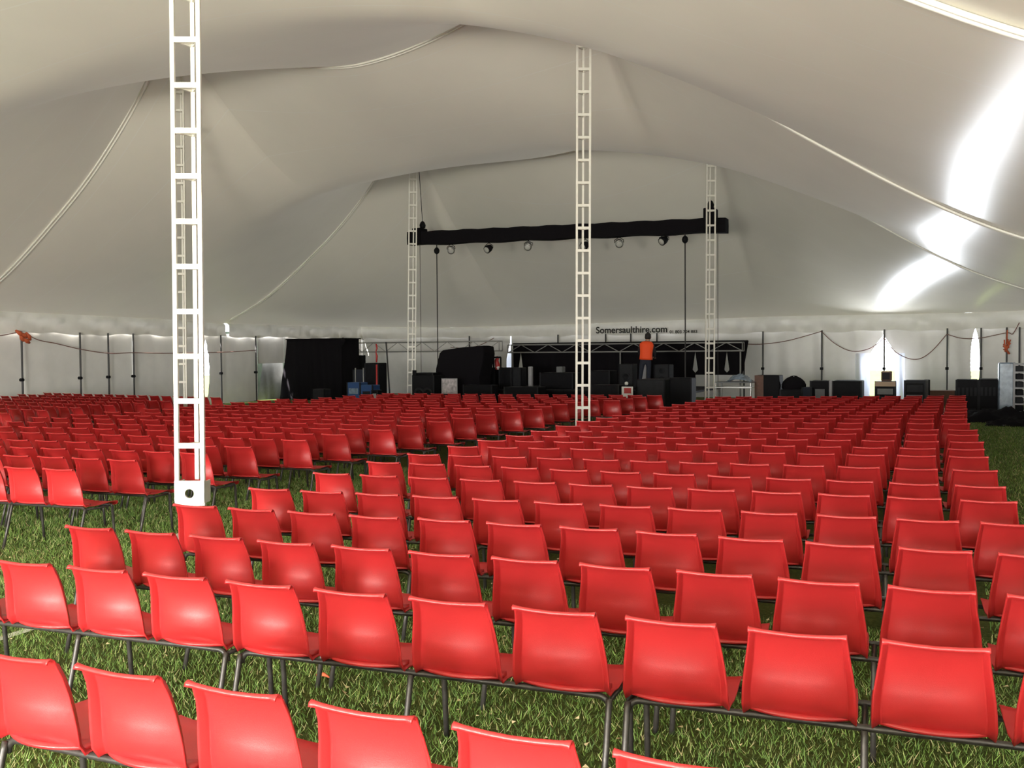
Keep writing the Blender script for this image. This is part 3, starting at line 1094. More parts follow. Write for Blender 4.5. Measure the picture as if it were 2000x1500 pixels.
# cases and boxes by sight line: (x0, x1, ytop, u, depth, z0)
def crate(name, label, cat, x0, x1, ytop, u, dep, z0=0.0, m='blackbox', parts=(), yaw=0.0, group=None, corners=True, wheels=False):
    xm = (x0 + x1) / 2
    ra = on_u(x0, ytop, u)[0]; rb = on_u(x1, ytop, u)[0]; zt = on_u(xm, ytop, u)[1]
    w = rb - ra
    t = thing(name, label, cat, (ra + rb) / 2, u, z0, yaw=yaw, group=group)
    h = zt - z0
    wz = .09 if wheels else 0
    mb = MB(); mb.box(-w / 2, w / 2, 0, dep, wz, h, bev=.02)
    part('body', mb, M[m], t)
    if corners:
        for sx in (-1, 1):
            mb = MB(); mb.box(sx * w / 2 - .022, sx * w / 2 + .022, -.012, .02, wz, h + .005)
            part('corner_trim', mb, M['dgrey' if m != 'dgrey' else 'blackbox'], t)
    if wheels:
        for sx in (-1, 1):
            for yy in (.1, dep - .1):
                mb = MB(); mb.lathe([(.035, -.02), (.045, 0), (.035, .02)], n=10, M4=Matrix.Translation((sx * (w / 2 - .1), yy, .045)) @ Matrix.Rotation(PI / 2, 4, 'Y'))
                part('wheel', mb, M['blackbox'], t)
    for p_ in parts:
        kind = p_[0]
        if kind == 'panel':
            _, fx0, fx1, fz0, fz1, mm, nm = p_
            mb = MB(); mb.box(-w / 2 + w * fx0, -w / 2 + w * fx1, -.02, .01, wz + (h - wz) * fz0, wz + (h - wz) * fz1)
            part(nm, mb, M[mm], t)
        elif kind == 'cone':
            _, fx, fz, rr = p_
            mb = MB(); mb.lathe([(rr, 0), (rr * .9, .015), (rr * .3, -.02), (.02, .0)], n=16, M4=Matrix.Translation((-w / 2 + w * fx, -.005, h * fz)) @ Matrix.Rotation(PI / 2, 4, 'X'))
            part('driver', mb, M['dgrey'], t, smooth=True)
    return t


ZS = .57
# left side group
bt = thing('drape_booth', 'tall black draped booth standing by the left wall', 'booth', 0, 0)
ub = 31.0
bx0, bx1 = on_u(560, 664, ub)[0], on_u(667, 664, ub)[0]
bz = on_u(615, 662, ub)[1]
bxl = on_u(547, 770, ub)[0]
bt.location = W(bx0, ub); wB = bx1 - bx0
q = cloth_panel('r', 0.0, lambda z: (bxl - bx0) * (1 - z / bz) ** 1.2, const(wB), 0.0, bz, amp=.05, freq=4, n=60, m=16, seed=200)
part('front_drape', q, M['black'], bt, smooth=True, solid=.01)
mb = MB(); mb.box(-.03, wB + .10, -.06, 1.2, bz - .02, bz + .02, bev=.015); part('top', mb, M['black'], bt)
mb = MB(); mb.tube([(wB + .08, -.05, bz), (wB + .15, -.08, bz - .1), (wB + .06, -.06, bz - .32)], [.06, .09, .02], n=8)
part('folded_corner', mb, M['black'], bt, smooth=True)
for k, x in enumerate((0.02, wB)):
    q = cloth_panel('u', x, const(0.0), const(1.2), 0.0, bz, amp=.03, freq=5, n=16, m=8, seed=210 + k)
    part('side_drape', q, M['black'], bt, smooth=True)
for x in (.06, wB - .06):
    for y in (.08, 1.1):
        mb = MB(); mb.bar((x, y, 0), (x, y, bz), .05); part('leg', mb, M['alu'], bt)
crate('small_case', 'small grey case standing in front of the black drape booth', 'case', 610, 633, 760, 27.2, .4, 0, 'dgrey')
crate('grey_screen', 'grey board behind the blue crates right of the drape booth', 'board', 667, 712, 694, 33.4, .1, 0, 'dgrey')
crate('blue_crate', 'blue plastic crate, left of the pair by the drape booth', 'crate', 678, 703, 747, 28.2, .5, 0, 'blue', parts=[('panel', .15, .85, .5, .75, 'bluegrey', 'handle_slot')])
crate('blue_crate', 'blue plastic crate, right of the pair by the drape booth', 'crate', 704, 727, 752, 28.0, .5, 0, 'blue', parts=[('panel', .2, .8, .45, .7, 'dgrey', 'handle_slot')])
crate('blue_barrel_rack', 'dark blue rack with silver rails above the blue crates', 'rack', 690, 714, 722, 29.6, .5, 0, 'trouser', parts=[('panel', .15, .22, .3, 1.05, 'alu', 'rail'), ('panel', .8, .87, .4, 1.05, 'alu', 'rail')])
crate('tall_case', 'tall black case with red strap left of the leaning pole', 'case', 713, 738, 709, 29.4, .6, 0, 'blackbox', parts=[('panel', .86, .98, .0, .96, 'redp', 'strap')])
crate('label_box', 'black box with a white label beside the blue crates', 'box', 726, 737, 762, 27.4, .3, 0, 'blackbox', parts=[('panel', .2, .8, .3, .8, 'lgrey', 'paper_label')])
# red clamp strap above the tall case
r_, z_ = on_u(735, 690, 29.3)
mb = MB()
mb.tube([(0, 0, .33), (.03, 0, .18), (-.02, 0, .05), (.02, 0, -.1), (0, 0, -.32)], [.03, .035, .02, .04, .03], n=6)
solo('red_strap', mb, M['redp'], 'bright red ratchet strap hanging above the tall black case', 'strap', r_, 29.3, z_, smooth=True)
r_, z_ = on_u(762, 752, 29.8); r2, z2 = on_u(754, 668, 29.8)
mb = MB(); mb.tube([(0, 0, 0), (r2 - r_, 0, z2)], .028, n=8); mb.box(-.08, .08, -.08, .08, 0, .02)
solo('leaning_pole', mb, M['pole_dark'], 'dark steel pole leaning left of the left stage tower', 'pole', r_, 29.8, 0)
# folded silver trolley near the tower foot
t = thing('trolley_frame', 'low silver trolley frame on the grass left of the speaker crates', 'trolley', on_u(786, 765, 27)[0], 27.0)
for z in (.12, .42):
    mb = MB(); mb.tube([(-.35, 0, z), (.35, 0, z), (.35, .5, z), (-.35, .5, z), (-.35, 0, z)], .02, n=6); part('frame', mb, M['alu'], t)
for x in (-.35, .35):
    for y in (0, .5):
        mb = MB(); mb.tube([(x, y, 0), (x, y, .42)], .02, n=6); part('leg', mb, M['alu'], t)
crate('speaker_crate', 'dark grey speaker crate left of the black covered stack', 'speaker', 806, 847, 733, 27.2, .7, 0, 'grill', parts=[('panel', .0, .18, .98, 1.15, 'blackbox', 'handle'), ('cone', .3, .45, .2), ('cone', .7, .45, .2)])
crate('monitor_box', 'flat black box on top of the speaker crate', 'box', 812, 845, 728, 27.3, .5, on_u(827, 733, 27.2)[1], 'blackbox')

# black covered speaker stack
us_ = 28.0
t = thing('covered_stack', 'large speaker stack under a sloping black cover left of the stage', 'speaker stack', 0, 0)
pts = [on_u(x, y, us_) for x, y in ((846, 772), (851, 720), (858, 690), (864, 684), (905, 678), (944, 675), (946, 690), (942, 712), (938, 735), (936, 772))]
rc = pts[0][0]
t.location = W(rc, us_)
rings = []
for (yy, sh) in ((-.02, .97), (0.03, 1.0), (.4, 1.0), (.8, .98)):
    cxm = sum(p[0] for p in pts) / len(pts)
    rings.append([((p[0] - cxm) * sh + cxm - rc + .012 * math.sin(i * 3 + yy * 9), yy, max(0, (p[1]) * (1 if sh == 1 else .985))) for i, p in enumerate(pts)])
for rg in rings:
    rg[0] = (rg[0][0], rg[0][1], 0.0); rg[-1] = (rg[-1][0], rg[-1][1], 0.0)
mb = MB(); mb.grid(rings)
mb.add(rings[0], [tuple(range(len(pts)))]); mb.add(rings[-1], [tuple(range(len(pts)))])
part('black_cover', mb, M['black'], t)
mb = MB(); mb.box(.15, 1.0, .1, .8, 0.0, .45, bev=.02); part('speaker', mb, M['grill'], t)
# poster
r0, z1_ = on_u(862, 739, 27.2); r1, _ = on_u(893, 739, 27.2)
t = thing('poster', 'pale printed poster in front of the black covered stack', 'poster', r0, 27.2)
mb = MB(); mb.box(0, r1 - r0, 0, .015, z1_ - .5, z1_, bev=.003); part('board', mb, M['lgrey'], t)
mb = MB(); mb.box(.03, r1 - r0 - .03, -.004, .0, z1_ - .47, z1_ - .03); part('print', mb, M['paper'], t, label='blurred pink and grey print')
for x in (.08, r1 - r0 - .08):
    mb = MB(); mb.bar((x, .03, 0), (x, .02, z1_ - .4), .02); part('stake', mb, M['blackbox'], t)

# on the stage
crate('amplifier_case', 'dark amplifier case at the left front of the stage', 'case', 940, 966, 718, 29.6, .7, 0 if False else ZS, 'blackbox')
crate('amplifier_case', 'dark amplifier case below the bright gap in the far wall', 'case', 975, 998, 718, 29.7, .7, ZS, 'blackbox')
crate('grey_cabinet', 'tall dark grey cabinet standing left of the white roll', 'cabinet', 1001, 1017, 718, 29.6, .5, ZS, 'dgrey')
crate('white_roll', 'narrow white upright roll on the stage', 'roll', 1031, 1038, 716, 29.7, .15, ZS, 'lgrey', corners=False)
crate('small_grey_box', 'small grey box on the black case left of the middle tower', 'box', 1086, 1098, 716, 30.3, .3, on_u(1092, 728, 30.3)[1], 'grey', corners=False)
crate('drum_case', 'wide black case lying on the stage left of the middle tower', 'case', 1055, 1118, 728, 30.0, .8, ZS, 'blackbox')
crate('black_case', 'black case on the stage right of the middle tower', 'case', 1154, 1190, 724, 30.0, .8, ZS, 'blackbox')
crate('wedge_monitor', 'dark blue grey cabinet left of the person in orange', 'speaker', 1209, 1236, 711, 30.0, .5, ZS, 'dgrey', parts=[('cone', .5, .5, .14)])
crate('tall_speaker', 'tall dark grey cabinet right of the person in orange', 'speaker', 1278, 1306, 712, 30.1, .6, ZS, 'dgrey', parts=[('cone', .5, .35, .14), ('cone', .5, .75, .1)])
crate('pale_stand', 'pale grey upright board in front of the person', 'board', 1250, 1261, 711, 30.9, .1, ZS, 'lgrey', corners=False)
crate('mixer_case', 'large grey case at the right front corner of the stage', 'case', 1243, 1298, 741, 27.6, .9, 0, 'dgrey')
crate('low_case', 'long low black case on the grass before the stage', 'case', 1155, 1208, 752, 27.3, .7, 0, 'blackbox')
crate('low_case', 'low black case on the grass just right of the poster', 'case', 905, 960, 752, 27.3, .5, 0, 'blackbox')
crate('low_case', 'long low black case in the middle before the stage', 'case', 985, 1050, 756, 27.3, .7, 0, 'blackbox')
crate('dark_cabinet', 'black cabinet between mixer case and right stage tower', 'cabinet', 1306, 1350, 738, 28.2, .6, 0, 'blackbox', wheels=True)
# white sign with red print
r0, z1_ = on_u(1214, 755, 26.9); r1, _ = on_u(1236, 755, 26.9)
t = thing('white_sign', 'small white sign with red panel before the stage', 'sign', r0, 26.9)
w = r1 - r0
mb = MB(); mb.box(0, w, 0, .02, z1_ - .34, z1_, bev=.004); part('board', mb, M['white'], t)
mb = MB(); mb.box(w * .22, w * .85, -.004, 0, z1_ - .2, z1_ - .04); part('red_panel', mb, M['redp'], t, label='dark red printed panel')
mb = MB(); mb.lathe([(.02, -.05), (.05, -.03), (.055, 0), (.05, .03), (.02, .05)], n=12, M4=Matrix.Translation((w * .42, .02, z1_ + .09))); part('white_knob', mb, M['white'], t, smooth=True)
mb = MB(); mb.bar((w * .42, .03, 0), (w * .42, .03, z1_ + .06), .03); part('post', mb, M['blackbox'], t)
# stair handrail with a red helmet-like fitting
r0, zr = on_u(942, 716, 29.2); r1, zr1 = on_u(964, 698, 29.2); r2, _ = on_u(978, 698, 29.2)
t = thing('stair_handrail', 'black sloping stage handrail beside the bright gap', 'handrail', r0, 29.2, ZS)
mb = MB(); mb.tube([(0, 0, zr - ZS), (r1 - r0, 0, zr1 - ZS), (r2 - r0, 0, zr1 - ZS)], .03, n=6); part('rail', mb, M['blackbox'], t)
for x in (.0, r1 - r0, r2 - r0):
    mb = MB(); mb.tube([(x, 0, 0), (x, 0, (zr if x == 0 else zr1) - ZS)], .028, n=6); part('post', mb, M['blackbox'], t)
r_, z_ = on_u(972, 716, 29.35)
mb = MB(); mb.tube([(0, 0, -.1), (.01, 0, .05), (-.03, 0, .2), (.03, 0, .34)], [.06, .09, .07, .05], n=8)
mb2 = MB(); mb2.lathe([(.03, -.08), (.06, 0), (.03, .08)], n=10, M4=Matrix.Translation((.03, -.02, -.02)))
t = thing('red_fitting', 'dark red hose reel hanging on the stage handrail', 'hose', r_, 29.32, z_)
part('hose', mb, M['redp'], t, smooth=True); part('nozzle', mb2, M['white'], t, smooth=True)

# right of the stage
t = thing('steel_table', 'low silver frame table right of the right stage tower', 'table', 0, 0)
r0, z1_ = on_u(1396, 746, 28.3); r1, _ = on_u(1468, 746, 28.3)
t.location = W(r0, 28.3)
w = r1 - r0
mb = MB(); mb.box(0, w, 0, .8, z1_ - .03, z1_, bev=.008); part('tabletop', mb, M['grey'], t)
mb = MB(); mb.tube([(0, 0, z1_ - .16), (w, 0, z1_ - .16)], .025, n=6); mb.tube([(0, .8, z1_ - .16), (w, .8, z1_ - .16)], .025, n=6); part('cross_rail', mb, M['alu'], t)
for x in (.03, w - .03):
    for y in (.03, .77):
        mb = MB(); mb.tube([(x, y, 0), (x, y, z1_ - .02)], .025, n=6); part('leg', mb, M['alu'], t)
# cloth bundle on its right end
mb = MB()
G = []
for i in range(9):
    row = []
    for j in range(9):
        x = -.35 + .7 * i / 8; y = .8 * j / 8
        row.append((x, y, .22 * math.sin(PI * i / 8) ** .7 * math.sin(PI * (j + .3) / 8.6) ** .5 + .03 * math.sin(i * 2.1 + j * 1.3) * (0 < i < 8 and 0 < j < 8)))
    G.append(row)
mb.grid(G)
solo('cloth_bundle', mb, M['bluegrey'], 'blue grey cloth bundle lying on the silver frame table', 'cloth', r1 - .42, 28.3, z1_ + .004, smooth=True)
r_, _ = on_u(1437, 760, 27.6)
mb = MB(); mb.lathe([(.03, 0), (.13, .03), (.15, .12), (.09, .25), (.05, .38), (.02, .42)], n=10)
solo('plastic_bag', mb, M['lgrey'], 'crumpled pale plastic bag hanging below the silver table', 'bag', r_, 27.5, 0, smooth=True)
crate('wood_speaker', 'upright speaker with a red brown side panel', 'speaker', 1474, 1522, 733, 29.0, .7, 0, 'grill', parts=[('panel', .0, .36, .0, 1.0, 'wood', 'side_panel')], corners=False)
mb = MB()
G = []
for (hz, k) in ((0, .92), (.05, 1.0), (.14, .98), (.24, .84), (.32, .62), (.37, .34), (.385, .05)):
    G.append([(k * .34 * math.cos(a) + .02 * math.sin(a * 3 + hz * 9), .28 + k * .26 * math.sin(a), hz * (1 + .06 * math.sin(a * 2))) for a in [2 * PI * q / 18 for q in range(19)]])
mb.grid(G)
rbag, zbag = on_u(1547, 761, 29.0)
solo('black_bag', mb, M['black'], 'rounded black bag lying on a case beside the wood sided speaker', 'bag', rbag, 29.05, zbag, smooth=True)
crate('flight_case', 'black case with silver edges under the rounded black bag', 'case', 1524, 1566, 761, 29.0, .8, 0, 'blackbox', wheels=True)
crate('flight_case', 'small blue black case right of the bagged case', 'case', 1567, 1584, 757, 29.0, .7, 0, 'trouser', wheels=True)
crate('flight_case', 'black case with a framed front left of the large case', 'case', 1583, 1620, 744, 29.4, .8, 0, 'blackbox', wheels=True, parts=[('panel', .25, .75, .3, .7, 'grey', 'front_panel')])
crate('large_flight_case', 'large plain black case left of the bright doorway', 'case', 1626, 1682, 744, 29.2, 1.0, 0, 'blackbox', wheels=True)
crate('light_stand_case', 'slim pale upright stand between two black cases', 'stand', 1619, 1625, 743, 29.1, .15, 0, 'lgrey', corners=False)
t1 = crate('equipment_rack', 'equipment rack with tan lid in front of the bright doorway', 'rack', 1710, 1748, 745, 29.0, .7, 0, 'blackbox', wheels=True,
           parts=[('panel', -.03, 1.03, .83, .99, 'tan', 'lid'), ('panel', .1, .9, .55, .75, 'grey', 'rack_unit'), ('panel', .1, .9, .28, .48, 'dgrey', 'rack_unit'), ('panel', .55, .8, .05, .2, 'white', 'label_plate')])
zz = on_u(1730, 744.5, 29.0)[1]
crate('portable_monitor', 'small brown framed box on top of the tan lidded rack', 'box', 1721, 1741, 725, 29.1, .35, zz, 'wood', corners=False,
      parts=[('panel', .12, .85, .15, .85, 'dgrey', 'screen'), ('panel', .05, .95, .9, .99, 'tan', 'rim')])
crate('rack_case', 'open rack case with rows of sockets right of the doorway', 'case', 1767, 1806, 743, 29.0, .7, 0, 'blackbox', wheels=True,
      parts=[('panel', .1, .9, .62, .85, 'dgrey', 'rack_unit'), ('panel', .1, .9, .3, .52, 'grey', 'rack_unit'), ('panel', .02, .98, .9, 1.0, 'dgrey', 'lid_edge')])
crate('grey_box', 'small grey box behind the open rack case', 'box', 1803, 1815, 742, 29.8, .6, 0, 'grey')
crate('low_crate', 'low dark brown crate against the far wall', 'crate', 1815, 1866, 763, 33.5, .6, 0, 'wood')
bp = [('panel', .06 + .19 * k, .17 + .19 * k, .55, .78, 'dgrey', 'latch_plate') for k in range(5)] + [('panel', .1, .9, .12, .2, 'dgrey', 'lower_rail')]
crate('wide_flight_case', 'wide black case, left of the two before the bright slit', 'case', 1868, 1911, 742, 28.8, 1.0, 0, 'blackbox', parts=bp)
crate('wide_flight_case', 'wide black case, right of the two before the bright slit', 'case', 1913, 1956, 741, 28.8, 1.0, 0, 'blackbox', parts=bp)
r_, u_ = on_z(1901, 789, .09)
t = thing('floor_lamp_head', 'small round white lamp glowing on the grass at right', 'lamp', r_, u_, 0)
mb = MB(); mb.lathe([(.02, .02), (.06, .04), (.085, .09), (.06, .14), (.02, .165)], n=14)
lm = bpy.data.materials.new('lamp_glow'); lm.use_nodes = True
lp = lm.node_tree.nodes['Principled BSDF']; lp.inputs['Emission Color'].default_value = (1, 1, .98, 1); lp.inputs['Emission Strength'].default_value = 4
part('bulb', mb, lm, t, smooth=True)
mb = MB(); mb.box(-.06, .06, -.06, .06, 0, .03, bev=.01); part('foot', mb, M['blackbox'], t)

# wrapped cage trolley at the right edge
ru = 28.0
r0, z1_ = on_u(1951, 707, ru); r1, _ = on_u(1981, 707, ru); r2, _ = on_u(2000, 706, ru)
t = thing('cage_trolley', 'tall cage trolley wrapped in pale blue film at the right edge', 'trolley', r0, ru)
w = r1 - r0; w2_ = r2 - r0
mb = MB(); mb.box(0, w, .05, .75, .12, z1_ - .02, bev=.03); part('wrapped_load', mb, M['bluegrey'], t)
for x in (w, w2_ + .05):
    mb = MB(); mb.bar((x + .0, 0, .05), (x, 0, z1_), .05); part('upright', mb, M['lgrey'], t)
nsh = 7
for k in range(nsh):
    z = .16 + (z1_ - .22) * k / (nsh - 1)
    mb = MB(); mb.box(w, w2_ + .05, -.02, .7, z - .02, z + .02); part('shelf', mb, M['lgrey'], t)
    if k < nsh - 1:
        mb = MB(); mb.box(w + .05, w2_, .03, .6, z + .02, z + .16, bev=.01); part('drawer', mb, M['dgrey' if k % 2 else 'blackbox'], t)
mb = MB(); mb.box(-.02, w2_ + .07, -.03, .78, .07, .12); part('base', mb, M['alu'], t)
for x in (.08, w2_ - .05):
    for y in (.08, .65):
        mb = MB(); mb.lathe([(.03, -.02), (.045, 0), (.03, .02)], n=10, M4=Matrix.Translation((x, y, .045)) @ Matrix.Rotation(PI / 2, 4, 'Y'))
        part('wheel', mb, M['blackbox'], t)

# heap of black cable and drape on the grass at right
def heap(name, label, cx, cu, lx, ly, h, seed, m='black'):
    rnd = random.Random(seed)
    ph = [rnd.uniform(0, 6) for _ in range(6)]
    G = []
    for i in range(19):
        row = []
        for j in range(13):
            a, b = -1 + i / 9, -1 + j / 6
            d = max(0, 1 - a * a) * max(0, 1 - b * b)
            z = h * d ** .5 * (.7 + .3 * math.sin(a * 6 + ph[0]) * math.sin(b * 5 + ph[1]) + .15 * math.sin(a * 14 + ph[2] + b * 9))
            row.append((a * lx * (1 + .1 * math.sin(b * 4 + ph[3])), b * ly * (1 + .12 * math.sin(a * 5 + ph[4])), max(0.0, z)))
        G.append(row)
    mb = MB(); mb.grid(G)
    return solo(name, mb, M[m], label, 'cloth', cx, cu, 0, smooth=True)


r_, u_ = on_z(1945, 822)
heap('black_cloth_heap', 'long heap of black cloth on the grass at the right edge', r_ + .1, u_, 1.15, .9, .34, 5)
r_, u_ = on_z(1985, 830)
heap('black_cloth_heap', 'smaller low heap of black cloth nearer the right wall', r_ - .1, u_ - .3, .55, .5, .2, 8)
r_, u_ = on_z(1966, 829)
mb = MB(); mb.grid([[(-.11 + .055 * i, -.08 + .04 * j, .03 + .02 * math.sin(i * 2 + j)) for i in range(5)] for j in range(5)])
solo('crumpled_paper', mb, M['grey'], 'small crumpled grey paper on the grass before the cloth heap', 'paper', r_, u_ - .75, 0, smooth=True, solid=.004)

# ------------------------------------------------------------------ the person
def skin_obj(name, verts, edges, radii, m, parent, sub=2):
    me = bpy.data.meshes.new(name)
    me.from_pydata(verts, edges, [])
    o = bpy.data.objects.new(name, me)
    COL.objects.link(o)
    md = o.modifiers.new('skin', 'SKIN')
    md.use_smooth_shade = True
    me.skin_vertices[0].data[0].use_root = True
    for i, rr in enumerate(radii):
        me.skin_vertices[0].data[i].radius = rr if isinstance(rr, tuple) else (rr, rr)
    s = o.modifiers.new('sub', 'SUBSURF'); s.levels = sub; s.render_levels = sub
    dg = bpy.context.evaluated_depsgraph_get()
    me2 = bpy.data.meshes.new_from_object(o.evaluated_get(dg))
    bpy.data.objects.remove(o)
    me2.name = name
    me2.materials.clear()
    for x in (m if isinstance(m, list) else [m]):
        me2.materials.append(x)
    me2.shade_smooth()
    return link(name, me2, parent)


pr, _ = on_u(1258, 700, 29.75)
person = thing('person', 'person in a bright orange vest and dark trousers standing on stage, back turned', 'person', pr, 29.75, ZS, yaw=.12)
V = [(0, 0, .93), (0, .01, 1.08), (0, .03, 1.25), (0.01, .05, 1.40), (.02, .07, 1.47), (.02, .09, 1.53), (.02, .11, 1.62), (.02, .115, 1.70),   # 0-7 pelvis..head top
     (-.17, .05, 1.41), (-.24, .10, 1.17), (-.20, .30, 1.02), (-.17, .37, 1.00),                                        # 8-11 left arm
     (.19, .05, 1.40), (.26, .09, 1.16), (.23, .29, 1.03), (.20, .36, 1.01),                                            # 12-15 right arm
     (-.10, 0, .86), (-.13, .02, .48), (-.15, -.02, .09), (-.155, .10, .04),                                             # 16-19
     (.10, 0, .86), (.12, .03, .48), (.13, 0, .09), (.14, .12, .04)]                                                    # 20-23
E_ = [(0, 1), (1, 2), (2, 3), (3, 4), (4, 5), (5, 6), (6, 7), (3, 8), (8, 9), (9, 10), (10, 11), (3, 12), (12, 13), (13, 14), (14, 15),
      (0, 16), (16, 17), (17, 18), (18, 19), (0, 20), (20, 21), (21, 22), (22, 23)]
R_ = [(.15, .11), (.135, .10), (.155, .11), (.14, .09), .06, .055, (.082, .095), (.05, .06),
      .065, .048, .036, .03, .065, .048, .036, .03, .095, .066, .042, (.045, .035), .095, .066, .042, (.045, .035)]
body = skin_obj('body', V, E_, R_, [M['dark_cloth'], M['trouser'], M['skin'], M['blackbox']], person)
for poly in body.data.polygons:
    c = poly.center
    if c.z > 1.49 or (c.y > .30 and .9 < c.z < 1.1):
        poly.material_index = 2
    elif c.z < .10:
        poly.material_index = 3
    elif c.z < .96:
        poly.material_index = 1
# five fingers on each hand, curled forward over the work
for sx, hx, hz in ((-1, -.17, 1.0), (1, .20, 1.01)):
    vs, es, rr = [], [], []
    base = (hx, .36, hz)
    vs.append(base); rr.append((.034, .02)); vs.append((hx, .42, hz - .005)); es.append((0, 1)); rr.append((.036, .016))
    for k, ln in enumerate((.055, .065, .060, .045)):
        x = hx + (-.03 + .02 * k)
        i = len(vs)
        vs += [(x, .44, hz - .008), (x, .44 + ln * .55, hz - .02), (x, .44 + ln * .8, hz - .05)]
        es += [(1, i), (i, i + 1), (i + 1, i + 2)]; rr += [.010, .009, .008]
    i = len(vs)
    vs += [(hx - sx * .045, .40, hz - .01), (hx - sx * .055, .44, hz - .03)]; es += [(0, i), (i, i + 1)]; rr += [.012, .010]
    skin_obj('hand', vs, es, rr, M['skin'], person, sub=1)
# orange vest as its own shell round the torso
prof = [(.93, .20, .145, 0), (1.0, .195, .14, 0), (1.08, .19, .138, .005), (1.16, .192, .138, .015), (1.26, .205, .14, .03), (1.36, .222, .138, .045), (1.43, .215, .12, .055), (1.475, .15, .10, .06), (1.50, .09, .08, .068)]
mb = MB(); G = []
for (z, a, b, yo) in prof:
    G.append([(.01 + a * math.copysign(abs(math.cos(t_)) ** .8, math.cos(t_)), yo + b * math.copysign(abs(math.sin(t_)) ** .8, math.sin(t_)), z) for t_ in [2 * PI * k / 24 for k in range(25)]])
mb.grid(G)
part('vest', mb, M['orange'], person, smooth=True, solid=.008, label='bright orange vest')
mb = MB()
cx, cy, cz = .02, .105, 1.645
prof_h = [(.03, .108), (.07, .085), (.098, .04), (.104, 0), (.100, -.045), (.085, -.085)]
for i, (rr_, dz) in enumerate(prof_h):
    pass
G = []
for (rr_, dz) in prof_h:
    row = []
    for k in range(21):
        a = -PI * 1.25 + PI * 1.5 * k / 20
        row.append((cx + rr_ * .92 * math.cos(a), cy + rr_ * 1.08 * math.sin(a), cz + dz))
    G.append(row)
mb.grid(G)
mb.lathe([(.095, .04), (.088, .07), (.06, .10), (.02, .113)], n=16, M4=Matrix.Translation((cx, cy, cz)))
part('hair', mb, M['hair'], person, smooth=True, solid=.006, label='short dark hair')
mb = MB()
for sx in (-1, 1):
    mb.lathe([(.006, -.012), (.02, -.006), (.022, .006), (.008, .012)], n=8, M4=Matrix.Translation((cx + sx * .092, cy + .01, cz - .03)) @ Matrix.Rotation(PI / 2, 4, 'Y'))
mb.lathe([(.006, 0), (.016, .01), (.012, .035), (.004, .05)], n=8, M4=Matrix.Translation((cx, cy + .10, cz - .06)) @ Matrix.Rotation(.2, 4, 'X'))
part('face_features', mb, M['skin'], person, smooth=True)
person.scale = (1.04, 1.04, 1.04)
person.rotation_euler = (0.0, 0.05, -T + .12)
# the dark desk he works at
crate('work_desk', 'black desk in front of the person in orange', 'desk', 1238, 1290, 706, 30.15, .5, ZS, 'blackbox') if False else None

# ------------------------------------------------------------------ ground details
# pale strip along the grass
a = on_z(-25, 1256); b = on_z(262, 1166)
da = Vector((b[0] - a[0], b[1] - a[1])).normalized(); nn = Vector((-da.y, da.x)) * .04
mb = MB(); G = []
for k in range(30):
    t_ = k / 29
    c = Vector((a[0], a[1])) * (1 - t_) + Vector((b[0], b[1])) * t_
    j = .012 * math.sin(k * 2.3)
    G.append([(c.x + nn.x * (1 + j), c.y + nn.y, .004), (c.x - nn.x, c.y - nn.y * (1 - j), .004)])
mb.grid(G)
pm = mat('pale_strip', (0.62, 0.62, 0.56), rough=.9, noise=.3, nscale=25)
struct('trim_4', mb, pm)


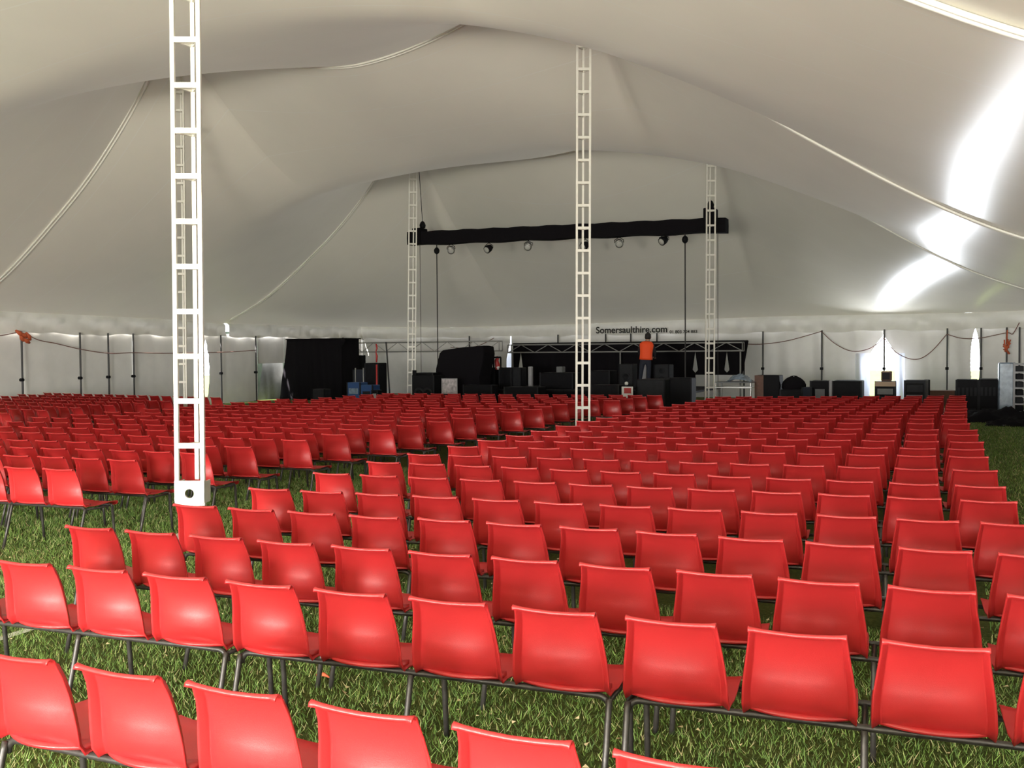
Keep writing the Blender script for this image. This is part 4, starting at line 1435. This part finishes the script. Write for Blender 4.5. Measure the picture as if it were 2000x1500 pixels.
def scatter(n, r0, r1, u0, u1, h0, h1, w, seed):
    rng = np.random.default_rng(seed)
    r = rng.uniform(r0, r1, n); u = rng.uniform(u0, u1, n)
    a = rng.uniform(0, 2 * np.pi, n); hh = rng.uniform(h0, h1, n); ln = rng.uniform(.2, 1.1, n) * hh
    b = rng.uniform(0, 2 * np.pi, n)
    ww = rng.uniform(.6, 1.3, n) * w
    p0 = np.stack([r - np.cos(a) * ww, u - np.sin(a) * ww, np.zeros(n)], 1)
    p1 = np.stack([r + np.cos(a) * ww, u + np.sin(a) * ww, np.zeros(n)], 1)
    p2 = np.stack([r + np.cos(b) * ln, u + np.sin(b) * ln, hh], 1)
    return np.stack([p0, p1, p2], 1).reshape(-1, 3)


def trimesh(name, co, m, label, cat):
    n = len(co) // 3
    me = bpy.data.meshes.new(name)
    me.vertices.add(len(co)); me.vertices.foreach_set('co', co.astype(np.float32).ravel())
    me.loops.add(len(co)); me.loops.foreach_set('vertex_index', np.arange(len(co), dtype=np.int32))
    me.polygons.add(n); me.polygons.foreach_set('loop_start', np.arange(0, len(co), 3, dtype=np.int32))
    me.update(calc_edges=True)
    me.materials.append(m)
    o = link(name, me)
    o.rotation_euler = (0, 0, -T)
    o['label'] = label; o['category'] = cat; o['kind'] = 'stuff'
    return o


co = np.concatenate([scatter(150000, -8.5, 1.6, .9, 6.5, .02, .045, .0028, 1),
                     scatter(90000, -10.5, -4.5, 6.5, 13, .02, .05, .0045, 2),
                     scatter(40000, .2, 2.2, 6, 27, .02, .05, .006, 3)])
trimesh('grass', co, M['blade'], 'short green grass under the seats with pale dry blades', 'grass')
rng = np.random.default_rng(5)
n = 2600
r = rng.uniform(-8.5, 1.6, n); u = rng.uniform(1, 9.5, n); a = rng.uniform(0, 6.28, n); s = rng.uniform(.008, .02, n)
z = rng.uniform(.015, .035, n)
tri = np.stack([np.stack([r + np.cos(a + k) * s, u + np.sin(a + k) * s * .6, z + rng.uniform(-.008, .008, n)], 1) for k in (0, 2.2, 4.1)], 1).reshape(-1, 3)
trimesh('dry_leaves', tri, M['straw'], 'small pale dry leaf scraps scattered in the grass', 'leaves')
mb = MB()
r_, u_ = on_z(633, 1331)
mb.tube([(-.05, 0, .03), (-.01, .01, .036), (.04, -.005, .03)], [.005, .012, .004], n=6)
solo('orange_scrap', mb, M['orangerib'], 'small orange scrap in the grass by a chair leg joint', 'litter', r_, u_, 0, smooth=True)
